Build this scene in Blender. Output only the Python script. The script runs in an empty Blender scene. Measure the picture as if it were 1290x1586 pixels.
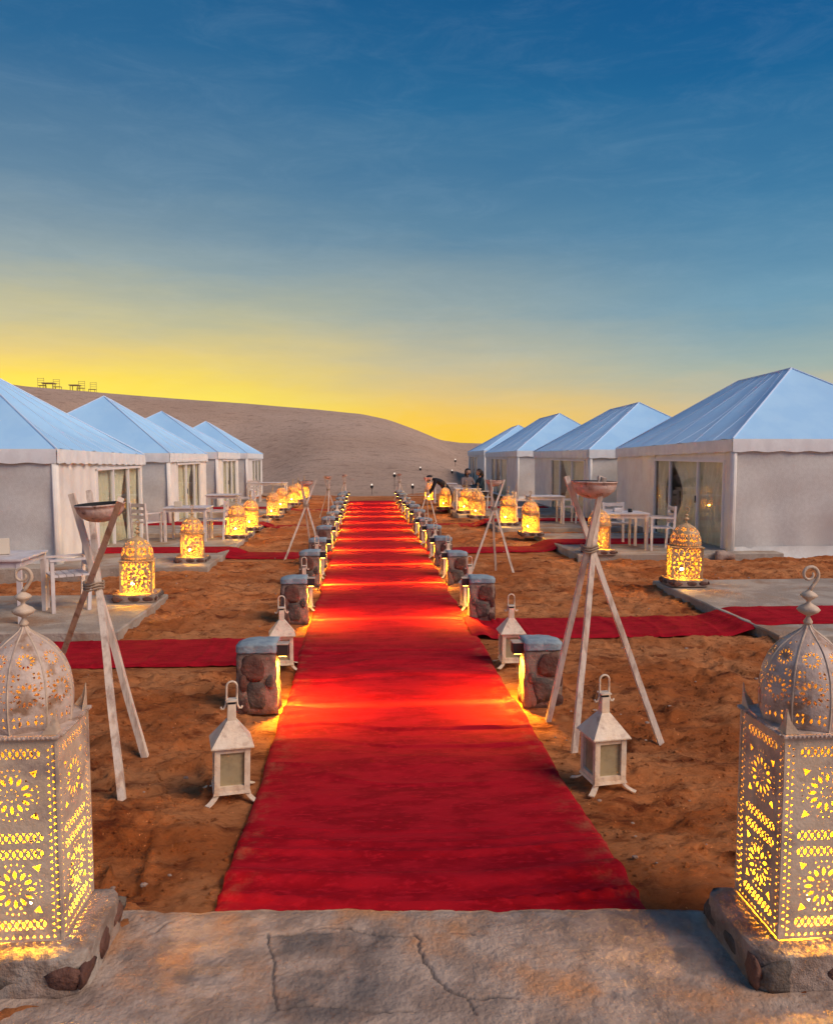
import bpy, bmesh, math, random
import numpy as np
from mathutils import Vector, Matrix, Euler
from mathutils.geometry import delaunay_2d_cdt

random.seed(7)
rng = np.random.default_rng(7)
PI = math.pi
R = math.radians
scene = bpy.context.scene
C = scene.collection

# ------------------------------------------------------------------ camera
CAM = Vector((-0.28, 0.0, 2.0))
PITCH, YAW = R(4.34), R(3.8)
cd = bpy.data.cameras.new('camera')
cd.sensor_fit = 'VERTICAL'
cd.sensor_height = 24.0
cd.sensor_width = 24.0
cd.lens = 24.0 * 1200 / 1586
cd.clip_start = 0.05
cd.clip_end = 3000
cam = bpy.data.objects.new('camera', cd)
cam.location = CAM
cam.rotation_euler = (PI / 2 - PITCH, 0, -YAW)
C.objects.link(cam)
scene.camera = cam
CAMROT = cam.rotation_euler.to_matrix()


def G(px, py, z=0.0):
    """a point of the photograph (its pixels) that lies at height z, as a place in the world"""
    d = CAMROT @ Vector(((px - 645) / 1200, (793 - py) / 1200, -1))
    t = (z - CAM.z) / d.z
    return CAM + d * t


# ------------------------------------------------------------------ world: dusk sky
world = bpy.data.worlds.new('World')
scene.world = world
world.use_nodes = True
wn, wl = world.node_tree.nodes, world.node_tree.links
wn.clear()
SUN_AZ = R(-30)                     # left of the carpet's direction; the sun is just below the horizon


def N(nodes, t, **kw):
    n = nodes.new(t)
    for k, v in kw.items():
        setattr(n, k, v)
    return n


def srgb(r, g, b):
    f = lambda c: (c / 12.92 if c <= .04045 else ((c + .055) / 1.055) ** 2.4)
    return (f(r / 255), f(g / 255), f(b / 255), 1)


def ramp(nodes, stops, interp='LINEAR'):
    n = nodes.new('ShaderNodeValToRGB')
    cr = n.color_ramp
    cr.interpolation = interp
    while len(cr.elements) < len(stops):
        cr.elements.new(0.5)
    for e, (p, c) in zip(cr.elements, stops):
        e.position = p
        e.color = c
    return n


tc = N(wn, 'ShaderNodeTexCoord')
sep = N(wn, 'ShaderNodeSeparateXYZ')
wl.new(tc.outputs['Generated'], sep.inputs[0])
# faint high cloud: noise stretched along the horizon
mp = N(wn, 'ShaderNodeMapping')
mp.inputs['Scale'].default_value = (1.2, 1.2, 7.0)
mp.inputs['Rotation'].default_value = (R(8), R(-6), 0)
wl.new(tc.outputs['Generated'], mp.inputs[0])
cn = N(wn, 'ShaderNodeTexNoise')
cn.inputs['Scale'].default_value = 2.2
cn.inputs['Detail'].default_value = 8
cn.inputs['Roughness'].default_value = 0.62
wl.new(mp.outputs[0], cn.inputs['Vector'])
mzj = N(wn, 'ShaderNodeMath', operation='MULTIPLY_ADD')
wl.new(cn.outputs[0], mzj.inputs[0])
mzj.inputs[1].default_value = 0.08
mzj.inputs[2].default_value = -0.04
zz = N(wn, 'ShaderNodeMath', operation='ADD')
wl.new(sep.outputs['Z'], zz.inputs[0])
wl.new(mzj.outputs[0], zz.inputs[1])
mz = N(wn, 'ShaderNodeMath', operation='MULTIPLY')
wl.new(zz.outputs[0], mz.inputs[0])
mz.inputs[1].default_value = 1.0
# towards the sunset
rs = ramp(wn, [(0.0, srgb(255, 240, 104)), (0.055, srgb(255, 238, 90)), (0.085, srgb(250, 222, 88)),
               (0.12, srgb(230, 206, 122)), (0.16, srgb(194, 190, 150)), (0.215, srgb(142, 163, 168)),
               (0.31, srgb(92, 132, 160)), (0.43, srgb(36, 102, 148)), (0.54, srgb(4, 84, 136)), (1.0, srgb(10, 78, 130))])
# between
rm = ramp(wn, [(0.0, srgb(255, 206, 50)), (0.035, srgb(254, 204, 74)), (0.075, srgb(230, 198, 124)),
               (0.12, srgb(196, 188, 156)), (0.175, srgb(150, 166, 166)), (0.27, srgb(92, 134, 162)),
               (0.39, srgb(36, 106, 152)), (0.52, srgb(2, 82, 136)), (1.0, srgb(10, 78, 130))])
# away from the sunset
ra = ramp(wn, [(0.0, srgb(240, 190, 110)), (0.05, srgb(210, 190, 150)), (0.10, srgb(160, 178, 172)),
               (0.17, srgb(112, 156, 180)), (0.29, srgb(64, 124, 164)), (0.40, srgb(20, 98, 150)),
               (0.52, srgb(0, 80, 140)), (1.0, srgb(10, 78, 130))])
# behind the camera
rb = ramp(wn, [(0.0, srgb(196, 186, 186)), (0.10, srgb(188, 188, 200)), (0.25, srgb(130, 168, 210)),
               (0.45, srgb(70, 134, 198)), (0.7, srgb(26, 100, 164)), (1.0, srgb(10, 78, 130))])
for r_ in (rs, rm, ra, rb):
    wl.new(mz.outputs[0], r_.inputs[0])
nrm = N(wn, 'ShaderNodeVectorMath', operation='MULTIPLY')
wl.new(tc.outputs['Generated'], nrm.inputs[0])
nrm.inputs[1].default_value = (1, 1, 0)
nn = N(wn, 'ShaderNodeVectorMath', operation='NORMALIZE')
wl.new(nrm.outputs[0], nn.inputs[0])
dt = N(wn, 'ShaderNodeVectorMath', operation='DOT_PRODUCT')
wl.new(nn.outputs[0], dt.inputs[0])
dt.inputs[1].default_value = (math.sin(SUN_AZ), math.cos(SUN_AZ), 0)


def mrange(nodes, links, src, a, b, smooth=True):
    n = nodes.new('ShaderNodeMapRange')
    n.interpolation_type = 'SMOOTHSTEP' if smooth else 'LINEAR'
    n.inputs['From Min'].default_value = a
    n.inputs['From Max'].default_value = b
    links.new(src, n.inputs['Value'])
    return n.outputs[0]


def mixc(nodes, links, fac, a, b, mode='MIX'):
    n = nodes.new('ShaderNodeMix')
    n.data_type = 'RGBA'
    n.blend_type = mode
    for s, v in ((n.inputs[0], fac), (n.inputs[6], a), (n.inputs[7], b)):
        if isinstance(v, (int, float)):
            s.default_value = v
        elif isinstance(v, tuple):
            s.default_value = v
        else:
            links.new(v, s)
    return n.outputs[2]


f1 = mrange(wn, wl, dt.outputs['Value'], 0.80, 1.0)
f2 = mrange(wn, wl, dt.outputs['Value'], 0.50, 0.86)
f3 = mrange(wn, wl, dt.outputs['Value'], -0.6, 0.40)
c1 = mixc(wn, wl, f3, rb.outputs[0], ra.outputs[0])
c2 = mixc(wn, wl, f2, c1, rm.outputs[0])
c3 = mixc(wn, wl, f1, c2, rs.outputs[0])
# thin veils of high cloud: a second, finer noise lifts or dulls the colour a little
mp2 = N(wn, 'ShaderNodeMapping')
mp2.inputs['Scale'].default_value = (1.6, 2.0, 6.0)
mp2.inputs['Rotation'].default_value = (R(-14), R(17), R(10))
wl.new(tc.outputs['Generated'], mp2.inputs[0])
cn2 = N(wn, 'ShaderNodeTexNoise')
cn2.inputs['Scale'].default_value = 5.5
cn2.inputs['Detail'].default_value = 10
cn2.inputs['Roughness'].default_value = 0.72
cn2.inputs['Distortion'].default_value = .6
wl.new(mp2.outputs[0], cn2.inputs['Vector'])
veil = mrange(wn, wl, cn2.outputs[0], .40, .75)
c3 = mixc(wn, wl, veil, mixc(wn, wl, 1.0, c3, (.965, .97, .975, 1), 'MULTIPLY'), mixc(wn, wl, .055, c3, (.42, .52, .62, 1)))
bg = N(wn, 'ShaderNodeBackground')
wl.new(c3, bg.inputs[0])
bg.inputs[1].default_value = 1.0
# the physical twilight sky adds a little of its own light
ns = N(wn, 'ShaderNodeTexSky', sky_type='NISHITA')
ns.sun_disc = False
ns.sun_elevation = R(1.0)
ns.sun_rotation = SUN_AZ
bg2 = N(wn, 'ShaderNodeBackground')
wl.new(ns.outputs[0], bg2.inputs[0])
bg2.inputs[1].default_value = 0.01
ad = N(wn, 'ShaderNodeAddShader')
wl.new(bg.outputs[0], ad.inputs[0])
wl.new(bg2.outputs[0], ad.inputs[1])
wo = N(wn, 'ShaderNodeOutputWorld')
wl.new(ad.outputs[0], wo.inputs[0])

# added warm fill lamp from behind right, besides the sky's own light
sd = bpy.data.lights.new('fill_light', 'SUN')
sd.energy = 2.9
sd.angle = R(32)
sd.color = (1.0, 0.80, 0.64)
fill_light = bpy.data.objects.new('fill_light', sd)
fill_light.rotation_euler = Vector((-.62, .42, -.66)).to_track_quat('-Z', 'Y').to_euler()
fill_light.location = (0, -5, 20)
C.objects.link(fill_light)

scene.view_settings.view_transform = 'Standard'
scene.view_settings.look = 'None'
scene.view_settings.gamma = 1
scene.view_settings.exposure = 0.0
scene.render.engine = 'CYCLES'
scene.cycles.max_bounces = 6
scene.cycles.transparent_max_bounces = 12
scene.cycles.sample_clamp_indirect = 12
scene.cycles.use_denoising = True
scene.cycles.use_light_tree = True


# ------------------------------------------------------------------ noise helpers
def vnoise(x, y, seed=0):
    """smooth value noise on arrays, about -1..1"""
    xi = np.floor(x).astype(np.int64)
    yi = np.floor(y).astype(np.int64)
    fx, fy = x - xi, y - yi
    fx = fx * fx * fx * (fx * (fx * 6 - 15) + 10)
    fy = fy * fy * fy * (fy * (fy * 6 - 15) + 10)

    def h(a, b):
        n = (a * 374761393 + b * 668265263 + seed * 1442695041) & 0xffffffff
        n = ((n ^ (n >> 13)) * 1274126177) & 0xffffffff
        n = n ^ (n >> 16)
        return (n & 0xffff) / 32767.5 - 1
    a, b, c, d = h(xi, yi), h(xi + 1, yi), h(xi, yi + 1), h(xi + 1, yi + 1)
    return (a * (1 - fx) + b * fx) * (1 - fy) + (c * (1 - fx) + d * fx) * fy


def fbm(x, y, o=4, seed=0, gain=.5):
    s = 0
    a = 1
    for i in range(o):
        s = s + a * vnoise(x * 2 ** i + 17.3 * i, y * 2 ** i - 9.1 * i, seed + i)
        a *= gain
    return s


def smooth(a, b, x):
    t = np.clip((x - a) / (b - a), 0, 1)
    return t * t * (3 - 2 * t)


# ------------------------------------------------------------------ materials
MATS = {}


def mat(name, color, rough=.8, noise=0, nscale=8, color2=None, bump=0, bscale=60, metal=0, spec=.3,
        color3=None, n3=2, detail=6, sheen=0, stretch=None, bstretch=None, trans=0, thr=(.4, .6)):
    m = bpy.data.materials.new(name)
    m.use_nodes = True
    n, l = m.node_tree.nodes, m.node_tree.links
    p = n['Principled BSDF']
    p.inputs['Roughness'].default_value = rough
    p.inputs['Metallic'].default_value = metal
    p.inputs['Specular IOR Level'].default_value = spec
    if sheen:
        p.inputs['Sheen Weight'].default_value = sheen
    t = n.new('ShaderNodeTexCoord')

    def nz(scale, st=None, det=detail, ro=.6):
        x = n.new('ShaderNodeTexNoise')
        x.inputs['Scale'].default_value = scale
        x.inputs['Detail'].default_value = det
        x.inputs['Roughness'].default_value = ro
        if st:
            q = n.new('ShaderNodeMapping')
            q.inputs['Scale'].default_value = st
            l.new(t.outputs['Object'], q.inputs[0])
            l.new(q.outputs[0], x.inputs['Vector'])
        else:
            l.new(t.outputs['Object'], x.inputs['Vector'])
        return x.outputs[0]
    c = color + (1,) if len(color) == 3 else color
    p.inputs['Base Color'].default_value = c
    out = None
    if color2:
        c2_ = color2 + (1,) if len(color2) == 3 else color2
        f = mrange(n, l, nz(nscale, stretch), thr[0], thr[1])
        out = mixc(n, l, f, c, c2_)
    if color3:
        f = mrange(n, l, nz(n3, stretch), .5, .68)
        out = mixc(n, l, f, out if out is not None else c, color3 + (1,))
    if out is not None:
        l.new(out, p.inputs['Base Color'])
    if bump:
        b = n.new('ShaderNodeBump')
        b.inputs['Strength'].default_value = bump
        b.inputs['Distance'].default_value = 1.0 / bscale
        l.new(nz(bscale, bstretch, 5), b.inputs['Height'])
        l.new(b.outputs[0], p.inputs['Normal'])
    MATS[name] = m
    return m


def emit(name, color, s):
    m = bpy.data.materials.new(name)
    m.use_nodes = True
    n, l = m.node_tree.nodes, m.node_tree.links
    n.clear()
    e = n.new('ShaderNodeEmission')
    e.inputs[0].default_value = color + (1,)
    e.inputs[1].default_value = s
    o = n.new('ShaderNodeOutputMaterial')
    l.new(e.outputs[0], o.inputs[0])
    return m


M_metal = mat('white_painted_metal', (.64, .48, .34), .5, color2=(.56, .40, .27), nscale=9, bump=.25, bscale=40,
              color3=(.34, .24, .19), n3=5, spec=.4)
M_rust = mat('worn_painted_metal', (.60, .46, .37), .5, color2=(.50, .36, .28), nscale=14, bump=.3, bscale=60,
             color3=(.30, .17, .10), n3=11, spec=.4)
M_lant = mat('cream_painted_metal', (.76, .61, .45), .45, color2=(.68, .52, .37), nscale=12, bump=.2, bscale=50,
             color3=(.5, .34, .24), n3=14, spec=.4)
M_gold = mat('ochre_lantern_metal', (.62, .40, .20), .45, color2=(.52, .32, .15), nscale=12, bump=.2, bscale=50, spec=.4)
M_wood = mat('weathered_wood', (.72, .58, .46), .75, color2=(.60, .46, .35), nscale=3, stretch=(6, 6, 1.2), bump=.3,
             bscale=30, bstretch=(4, 4, .4), color3=(.44, .30, .23), n3=3)
M_white = mat('white_painted_wood', (.68, .60, .56), .6, color2=(.58, .49, .45), nscale=6, bump=.15, bscale=40)
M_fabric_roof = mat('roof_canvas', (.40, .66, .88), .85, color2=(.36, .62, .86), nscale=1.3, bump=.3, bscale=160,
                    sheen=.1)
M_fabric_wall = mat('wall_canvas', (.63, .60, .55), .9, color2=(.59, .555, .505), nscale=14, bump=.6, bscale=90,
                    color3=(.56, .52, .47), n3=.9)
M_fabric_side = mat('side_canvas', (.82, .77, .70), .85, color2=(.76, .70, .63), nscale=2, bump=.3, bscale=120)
M_valance = mat('valance_canvas', (.80, .80, .78), .85, color2=(.74, .73, .71), nscale=4, bump=.3, bscale=120)
M_curtain = mat('curtain_cloth', (.80, .76, .58), .9, color2=(.72, .68, .48), nscale=3, stretch=(3, 3, .6), bump=.3,
                bscale=30)
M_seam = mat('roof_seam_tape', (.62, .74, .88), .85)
M_frame = mat('white_frame_paint', (.78, .74, .72), .45)
M_floor = mat('tent_floor', (.10, .07, .05), .8)
M_concrete = mat('pad_concrete', (.44, .36, .28), .85, color2=(.33, .26, .20), nscale=2.6, bump=.5, bscale=30,
                 color3=(.33, .20, .12), n3=1.6)
M_mortar = mat('mortar', (.30, .20, .15), .9, color2=(.22, .14, .10), nscale=12, bump=.8, bscale=40)
M_cap = mat('cap_cement', (.30, .36, .38), .8, color2=(.22, .27, .30), nscale=14, bump=.5, bscale=40)
M_stone = mat('red_stone', (.17, .080, .055), .8, color2=(.11, .048, .034), nscale=9, bump=.7, bscale=35)
M_stone2 = mat('grey_stone', (.15, .115, .09), .8, color2=(.09, .068, .055), nscale=9, bump=.7, bscale=35)
M_plinth = mat('plinth_cement', (.36, .26, .20), .85, color2=(.22, .15, .11), nscale=6, bump=.7, bscale=35,
               color3=(.40, .33, .27), n3=4)
M_rock = mat('sand_rock', (.42, .30, .23), .9, color2=(.3, .2, .15), nscale=6, bump=.6, bscale=30)
M_dark = mat('dark_metal', (.03, .03, .032), .5)
M_soot = mat('sooty_bowl_inside', (.02, .02, .02), .8)
M_bowl = mat('worn_white_bowl', (.68, .50, .42), .6, color2=(.60, .38, .28), nscale=9, bump=.4, bscale=40,
             color3=(.10, .04, .03), n3=13)
M_bulb = emit('bulb_glow', (1, .55, .12), 110)
M_strip = emit('lens_glow', (1, .62, .10), 20)
M_star = emit('stake_light', (1, .85, .7), 1.2)
M_hair = mat('dark_hair', (.02, .013, .01), .6)
M_skin = mat('skin', (.35, .2, .14), .6)
M_black = mat('black_cloth', (.018, .018, .024), .9)
M_jacket = mat('dark_jacket', (.02, .035, .045), .85)
M_pinkcloth = mat('pale_cloth', (.20, .15, .14), .9)
M_ropedark = mat('dark_cord', (.03, .025, .02), .9)
M_rope = mat('tan_rope', (.35, .25, .17), .9)
M_paper = mat('pale_card', (.62, .52, .40), .8)

# red carpet
M_carpet = mat('red_carpet', (.40, .0072, .016), .92, color2=(.28, .0038, .010), nscale=3.0, stretch=(1, 2.6, 1),
               bump=.5, bscale=260, sheen=.0, spec=.08, color3=(.44, .009, .019), n3=18)

M_carpet_side = M_carpet.copy()
M_carpet_side.name = 'red_side_carpet'
_n, _l = M_carpet.node_tree.nodes, M_carpet.node_tree.links
_p = _n['Principled BSDF']
_src = _p.inputs['Base Color'].links[0].from_socket
_tc = _n.new('ShaderNodeTexCoord')
_sx = _n.new('ShaderNodeSeparateXYZ')
_l.new(_tc.outputs['Object'], _sx.inputs[0])
_ab = _n.new('ShaderNodeMath')
_ab.operation = 'ABSOLUTE'
_l.new(_sx.outputs['X'], _ab.inputs[0])
_ez = mrange(_n, _l, _ab.outputs[0], .70, .95)
_dn = _n.new('ShaderNodeTexNoise')
_dn.inputs['Scale'].default_value = 7
_dn.inputs['Detail'].default_value = 9
_dn.inputs['Roughness'].default_value = .75
_l.new(_tc.outputs['Object'], _dn.inputs['Vector'])
_dm = mrange(_n, _l, _dn.outputs[0], .45, .75)
_mu = _n.new('ShaderNodeMath')
_mu.operation = 'MULTIPLY'
_l.new(_ez, _mu.inputs[0])
_l.new(_dm, _mu.inputs[1])
_l.new(mixc(_n, _l, _mu.outputs[0], _src, (.30, .10, .05, 1)), _p.inputs['Base Color'])

# pane: mirror-like glass over a see-through body
M_glass = bpy.data.materials.new('door_glass')
M_glass.use_nodes = True
gn, gl = M_glass.node_tree.nodes, M_glass.node_tree.links
gn.clear()
g_t = gn.new('ShaderNodeBsdfTransparent')
g_t.inputs[0].default_value = (.97, .98, .96, 1)
g_g = gn.new('ShaderNodeBsdfGlossy')
g_g.inputs['Roughness'].default_value = .02
g_f = gn.new('ShaderNodeFresnel')
g_f.inputs[0].default_value = 2.0
g_b = gn.new('ShaderNodeNewGeometry')
g_s = gn.new('ShaderNodeMath')
g_s.operation = 'SUBTRACT'
g_s.use_clamp = True
gl.new(g_f.outputs[0], g_s.inputs[0])
gl.new(g_b.outputs['Backfacing'], g_s.inputs[1])
g_m = gn.new('ShaderNodeMixShader')
g_o = gn.new('ShaderNodeOutputMaterial')
gl.new(g_s.outputs[0], g_m.inputs[0])
gl.new(g_t.outputs[0], g_m.inputs[1])
gl.new(g_g.outputs[0], g_m.inputs[2])
gl.new(g_m.outputs[0], g_o.inputs[0])

# lantern glass, dusty
M_dust = mat('dusty_glass', (.36, .29, .17), .3, color2=(.27, .21, .12), nscale=9, color3=(.42, .35, .22), n3=5)


def sand_material(name, c_lo, c_hi, c_dark, s1, s2, bumpd):
    m = bpy.data.materials.new(name)
    m.use_nodes = True
    n, l = m.node_tree.nodes, m.node_tree.links
    p = n['Principled BSDF']
    p.inputs['Roughness'].default_value = .95
    p.inputs['Specular IOR Level'].default_value = .1
    t = n.new('ShaderNodeTexCoord')

    def nz(sc_, det=8, ro=.65, st=(1, 1, 1)):
        q = n.new('ShaderNodeMapping')
        q.inputs['Scale'].default_value = st
        l.new(t.outputs['Object'], q.inputs[0])
        x = n.new('ShaderNodeTexNoise')
        x.inputs['Scale'].default_value = sc_
        x.inputs['Detail'].default_value = det
        x.inputs['Roughness'].default_value = ro
        l.new(q.outputs[0], x.inputs['Vector'])
        return x.outputs[0]
    f = mrange(n, l, nz(s1, st=(.8, 1.3, 1)), .38, .62)
    c = mixc(n, l, f, c_lo, c_hi)
    f = mrange(n, l, nz(s2, st=(.7, 1.5, 1)), .52, .68)
    c = mixc(n, l, f, c, c_dark)
    f = mrange(n, l, nz(s2 * 5, st=(.8, 1.3, 1)), .50, .72)
    c = mixc(n, l, f, c, tuple(v * .62 for v in c_lo[:3]) + (1,))
    f = mrange(n, l, nz(s2 * 9), .64, .70)
    c = mixc(n, l, f, c, tuple(min(1, v * 1.5) for v in c_hi[:3]) + (1,))
    l.new(c, p.inputs['Base Color'])
    b = n.new('ShaderNodeBump')
    b.inputs['Strength'].default_value = 1.0
    b.inputs['Distance'].default_value = bumpd * 1.5
    l.new(nz(s2 * 3.4, 10, .78, (.75, 1.35, 1)), b.inputs['Height'])
    l.new(b.outputs[0], p.inputs['Normal'])
    return m


M_sand = sand_material('trodden_red_sand', (.44, .128, .036, 1), (.62, .245, .092, 1), (.17, .040, .014, 1), .9, 3.2,
                       .035)
M_dune = sand_material('dune_sand', (.56, .37, .26, 1), (.64, .44, .32, 1), (.42, .27, .19, 1), .06, 1.5, .12)

# weathered paving with stains kept in a colour attribute
M_pave = mat('paving_concrete', (.46, .34, .26), .85, color2=(.31, .22, .165), nscale=6, bump=.7, bscale=45,
             color3=(.50, .25, .12), n3=2.1)
_n, _l = M_pave.node_tree.nodes, M_pave.node_tree.links
_at = _n.new('ShaderNodeAttribute')
_at.attribute_name = 'stain'
_p = _n['Principled BSDF']
_src = _p.inputs['Base Color'].links[0].from_socket
_l.new(mixc(_n, _l, _at.outputs['Fac'], _src, (.12, .10, .09, 1)), _p.inputs['Base Color'])


# ------------------------------------------------------------------ mesh helpers
def tagp(o, label=None, cat=None, group=None, kind=None):
    for k, v in (('label', label), ('category', cat), ('group', group), ('kind', kind)):
        if v:
            o[k] = v
    return o


def empty(name, loc, rz=0, label=None, cat=None, group=None):
    o = bpy.data.objects.new(name, None)
    o.empty_display_size = .1
    o.location = loc
    o.rotation_euler = (0, 0, rz)
    C.objects.link(o)
    return tagp(o, label, cat, group)


def link(name, me, parent=None):
    o = bpy.data.objects.new(name, me)
    C.objects.link(o)
    if parent:
        o.parent = parent
    return o


def obj(name, bm, m, parent=None, shade=False):
    me = bpy.data.meshes.new(name)
    bmesh.ops.recalc_face_normals(bm, faces=bm.faces)
    bm.to_mesh(me)
    bm.free()
    for x in (m if isinstance(m, (list, tuple)) else [m]):
        me.materials.append(x)
    if shade:
        me.shade_smooth()
    return link(name, me, parent)


def copy_tree(o, parent=None):
    c = o.copy()
    C.objects.link(c)
    c.parent = parent
    for ch in o.children:
        copy_tree(ch, c)
    return c


def grid_mesh(name, V, nu, nv, m, parent=None, smooth_=True, wrap=False):
    me = bpy.data.meshes.new(name)
    idx = np.arange(nu * nv).reshape(nv, nu)
    a, b, c, d = idx[:-1, :-1], idx[:-1, 1:], idx[1:, 1:], idx[1:, :-1]
    F = np.stack([a, b, c, d], -1).reshape(-1, 4)
    me.vertices.add(len(V))
    me.vertices.foreach_set('co', np.asarray(V, dtype=np.float32).ravel())
    me.loops.add(len(F) * 4)
    me.loops.foreach_set('vertex_index', F.ravel().astype(np.int32))
    me.polygons.add(len(F))
    me.polygons.foreach_set('loop_start', (np.arange(len(F)) * 4).astype(np.int32))
    me.update(calc_edges=True)
    me.materials.append(m)
    if smooth_:
        me.shade_smooth()
    return link(name, me, parent)


def box(bm, cx, cy, cz, sx, sy, sz, bev=0, rot=None, mi=0):
    """box centred at c with full sizes s"""
    r = bmesh.ops.create_cube(bm, size=1.0)
    vs = r['verts']
    for v in vs:
        v.co = Vector((v.co.x * sx, v.co.y * sy, v.co.z * sz))
    if bev:
        es = set(e for v in vs for e in v.link_edges)
        rr = bmesh.ops.bevel(bm, geom=list(es), offset=bev, segments=2, affect='EDGES', profile=.6)
        vs = list(set(v for f in rr['faces'] for v in f.verts) | set(v for v in vs if v.is_valid))
    for v in vs:
        if rot:
            v.co = rot @ v.co
        v.co += Vector((cx, cy, cz))
    for f in set(f for v in vs for f in v.link_faces):
        f.material_index = mi
    return vs


def bar(bm, a, b, w, h=None, mi=0, taper=1.0, bev=0):
    """square bar from a to b"""
    a, b = Vector(a), Vector(b)
    h = h or w
    d = b - a
    L = d.length
    q = d.to_track_quat('Z', 'Y').to_matrix()
    r = bmesh.ops.create_cube(bm, size=1.0)
    vs = r['verts']
    for v in vs:
        k = taper if v.co.z > 0 else 1
        v.co = Vector((v.co.x * w * k, v.co.y * h * k, v.co.z * L))
    if bev:
        es = set(e for v in vs for e in v.link_edges)
        rr = bmesh.ops.bevel(bm, geom=list(es), offset=bev, segments=1, affect='EDGES')
        vs = list(set(v for f in rr['faces'] for v in f.verts) | set(v for v in vs if v.is_valid))
    for v in vs:
        v.co = q @ v.co + (a + b) / 2
    for f in set(f for v in vs for f in v.link_faces):
        f.material_index = mi


def tube(bm, pts, r, seg=8, closed=False, mi=0):
    pts = [Vector(p) for p in pts]
    n = len(pts)
    rings = []
    up = Vector((0, 0, 1))
    for i, p in enumerate(pts):
        t = (pts[min(i + 1, n - 1)] - pts[max(i - 1, 0)]).normalized()
        if i == 0:
            u = t.orthogonal().normalized()
        else:
            u = (u - t * u.dot(t)).normalized()
        v = t.cross(u)
        rr = r[i] if isinstance(r, (list, tuple)) else r
        rings.append([bm.verts.new(p + (u * math.cos(k * 2 * PI / seg) + v * math.sin(k * 2 * PI / seg)) * rr)
                      for k in range(seg)])
    for a, b in zip(rings, rings[1:]):
        for k in range(seg):
            f = bm.faces.new((a[k], a[(k + 1) % seg], b[(k + 1) % seg], b[k]))
            f.material_index = mi
    bm.faces.new(rings[0][::-1]).material_index = mi
    bm.faces.new(rings[-1]).material_index = mi


def lathe(bm, prof, seg=20, cx=0, cy=0, cz=0, mi=0, cap=True):
    rings = []
    for r, z in prof:
        if r < 1e-5:
            rings.append([bm.verts.new((cx, cy, cz + z))])
        else:
            rings.append([bm.verts.new((cx + r * math.cos(k * 2 * PI / seg), cy + r * math.sin(k * 2 * PI / seg),
                                        cz + z)) for k in range(seg)])
    for a, b in zip(rings, rings[1:]):
        for k in range(seg):
            q = []
            for v in (a[k % len(a)], a[(k + 1) % len(a)], b[(k + 1) % len(b)], b[k % len(b)]):
                if v not in q:
                    q.append(v)
            if len(q) > 2:
                bm.faces.new(q).material_index = mi


def frustum(bm, w0, d0, w1, d1, z0, z1, cx=0, cy=0, mi=0):
    lo = [bm.verts.new((cx + sx * w0 / 2, cy + sy * d0 / 2, z0)) for sx, sy in ((-1, -1), (1, -1), (1, 1), (-1, 1))]
    hi = [bm.verts.new((cx + sx * w1 / 2, cy + sy * d1 / 2, z1)) for sx, sy in ((-1, -1), (1, -1), (1, 1), (-1, 1))]
    for i in range(4):
        bm.faces.new((lo[i], lo[(i + 1) % 4], hi[(i + 1) % 4], hi[i])).material_index = mi
    bm.faces.new(lo[::-1]).material_index = mi
    bm.faces.new(hi).material_index = mi


# ------------------------------------------------------------------ the setting: ground, dune, plain
def ground_base(X, Y):
    """the lie of the land under the sand relief"""
    left = -0.16 * smooth(-3.4, -5.2, X) * smooth(9, 13, Y)
    return left


def sand_ground():
    nv, nu = 900, 560
    ys = 2.3 * (75 / 2.3) ** (np.linspace(0, 1, nv))
    u = np.linspace(-1, 1, nu)
    Yg = np.repeat(ys, nu)
    wd = 2.6 + ys * .78
    Xg = (wd[:, None] * u[None, :]).ravel()
    z = ground_base(Xg, Yg)
    near = np.exp(-Yg / 16.0)
    rel = .030 * fbm(Xg * 1.1, Yg * 1.9, 3, 3) + .010 * fbm(Xg * 9, Yg * 13, 3, 23)
    wx, wy = Xg + .12 * vnoise(Xg * 2.2, Yg * 2.2, 5), Yg + .12 * vnoise(Xg * 2.2, Yg * 2.2, 6)
    # churned ridges between the prints
    rdg = 1 - np.abs(vnoise(wx * 2.6, wy * 5.0, 37))
    rel += .024 * rdg ** 3
    rdg = 1 - np.abs(vnoise(wx * 6.5, wy * 9.5, 39))
    rel += .011 * rdg ** 2.5
    # footprints: steep-sided dimples with raised rims, at two sizes
    foot = vnoise(wx * 4.2, wy * 4.6, 31)
    rel += -.034 * smooth(.30, .55, foot) + .012 * smooth(.05, .28, foot)
    foot = vnoise(wx * 7.5 + 9, wy * 7.9, 47)
    rel += -.018 * smooth(.40, .60, foot) + .006 * smooth(.15, .38, foot)
    rel *= 1.3 * (.55 + .45 * np.minimum(1, near * 3))
    # flat and a touch lower beneath the carpets and pads
    flat = smooth(.93, 1.25, np.abs(Xg))
    z = z + rel * (.05 + .95 * flat) - .008 * (1 - flat)
    for (y0, y1) in ((7.2, 8.5), (8.1, 9.3)):
        side = (Xg < 0) if y0 < 8 else (Xg > 0)
        k = smooth(y0 - .25, y0, Yg) * (1 - smooth(y1, y1 + .25, Yg)) * side
        z = z * (1 - .85 * k) - .012 * k
    k = smooth(14.2, 14.5, Yg) * (1 - smooth(16.2, 16.5, Yg))
    z = z * (1 - .85 * k) - .012 * k
    o = grid_mesh('sand_ground', np.stack([Xg, Yg, z - .012], 1), nu, nv, M_sand)
    tagp(o, kind='structure')


sand_ground()

bm = bmesh.new()
for s in (0,):
    vs = [bm.verts.new(v) for v in ((-1500, -300, -.35), (1500, -300, -.35), (1500, 2500, -.35), (-1500, 2500, -.35))]
    bm.faces.new(vs)
tagp(obj('desert_plain', bm, M_sand), kind='structure')


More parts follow.
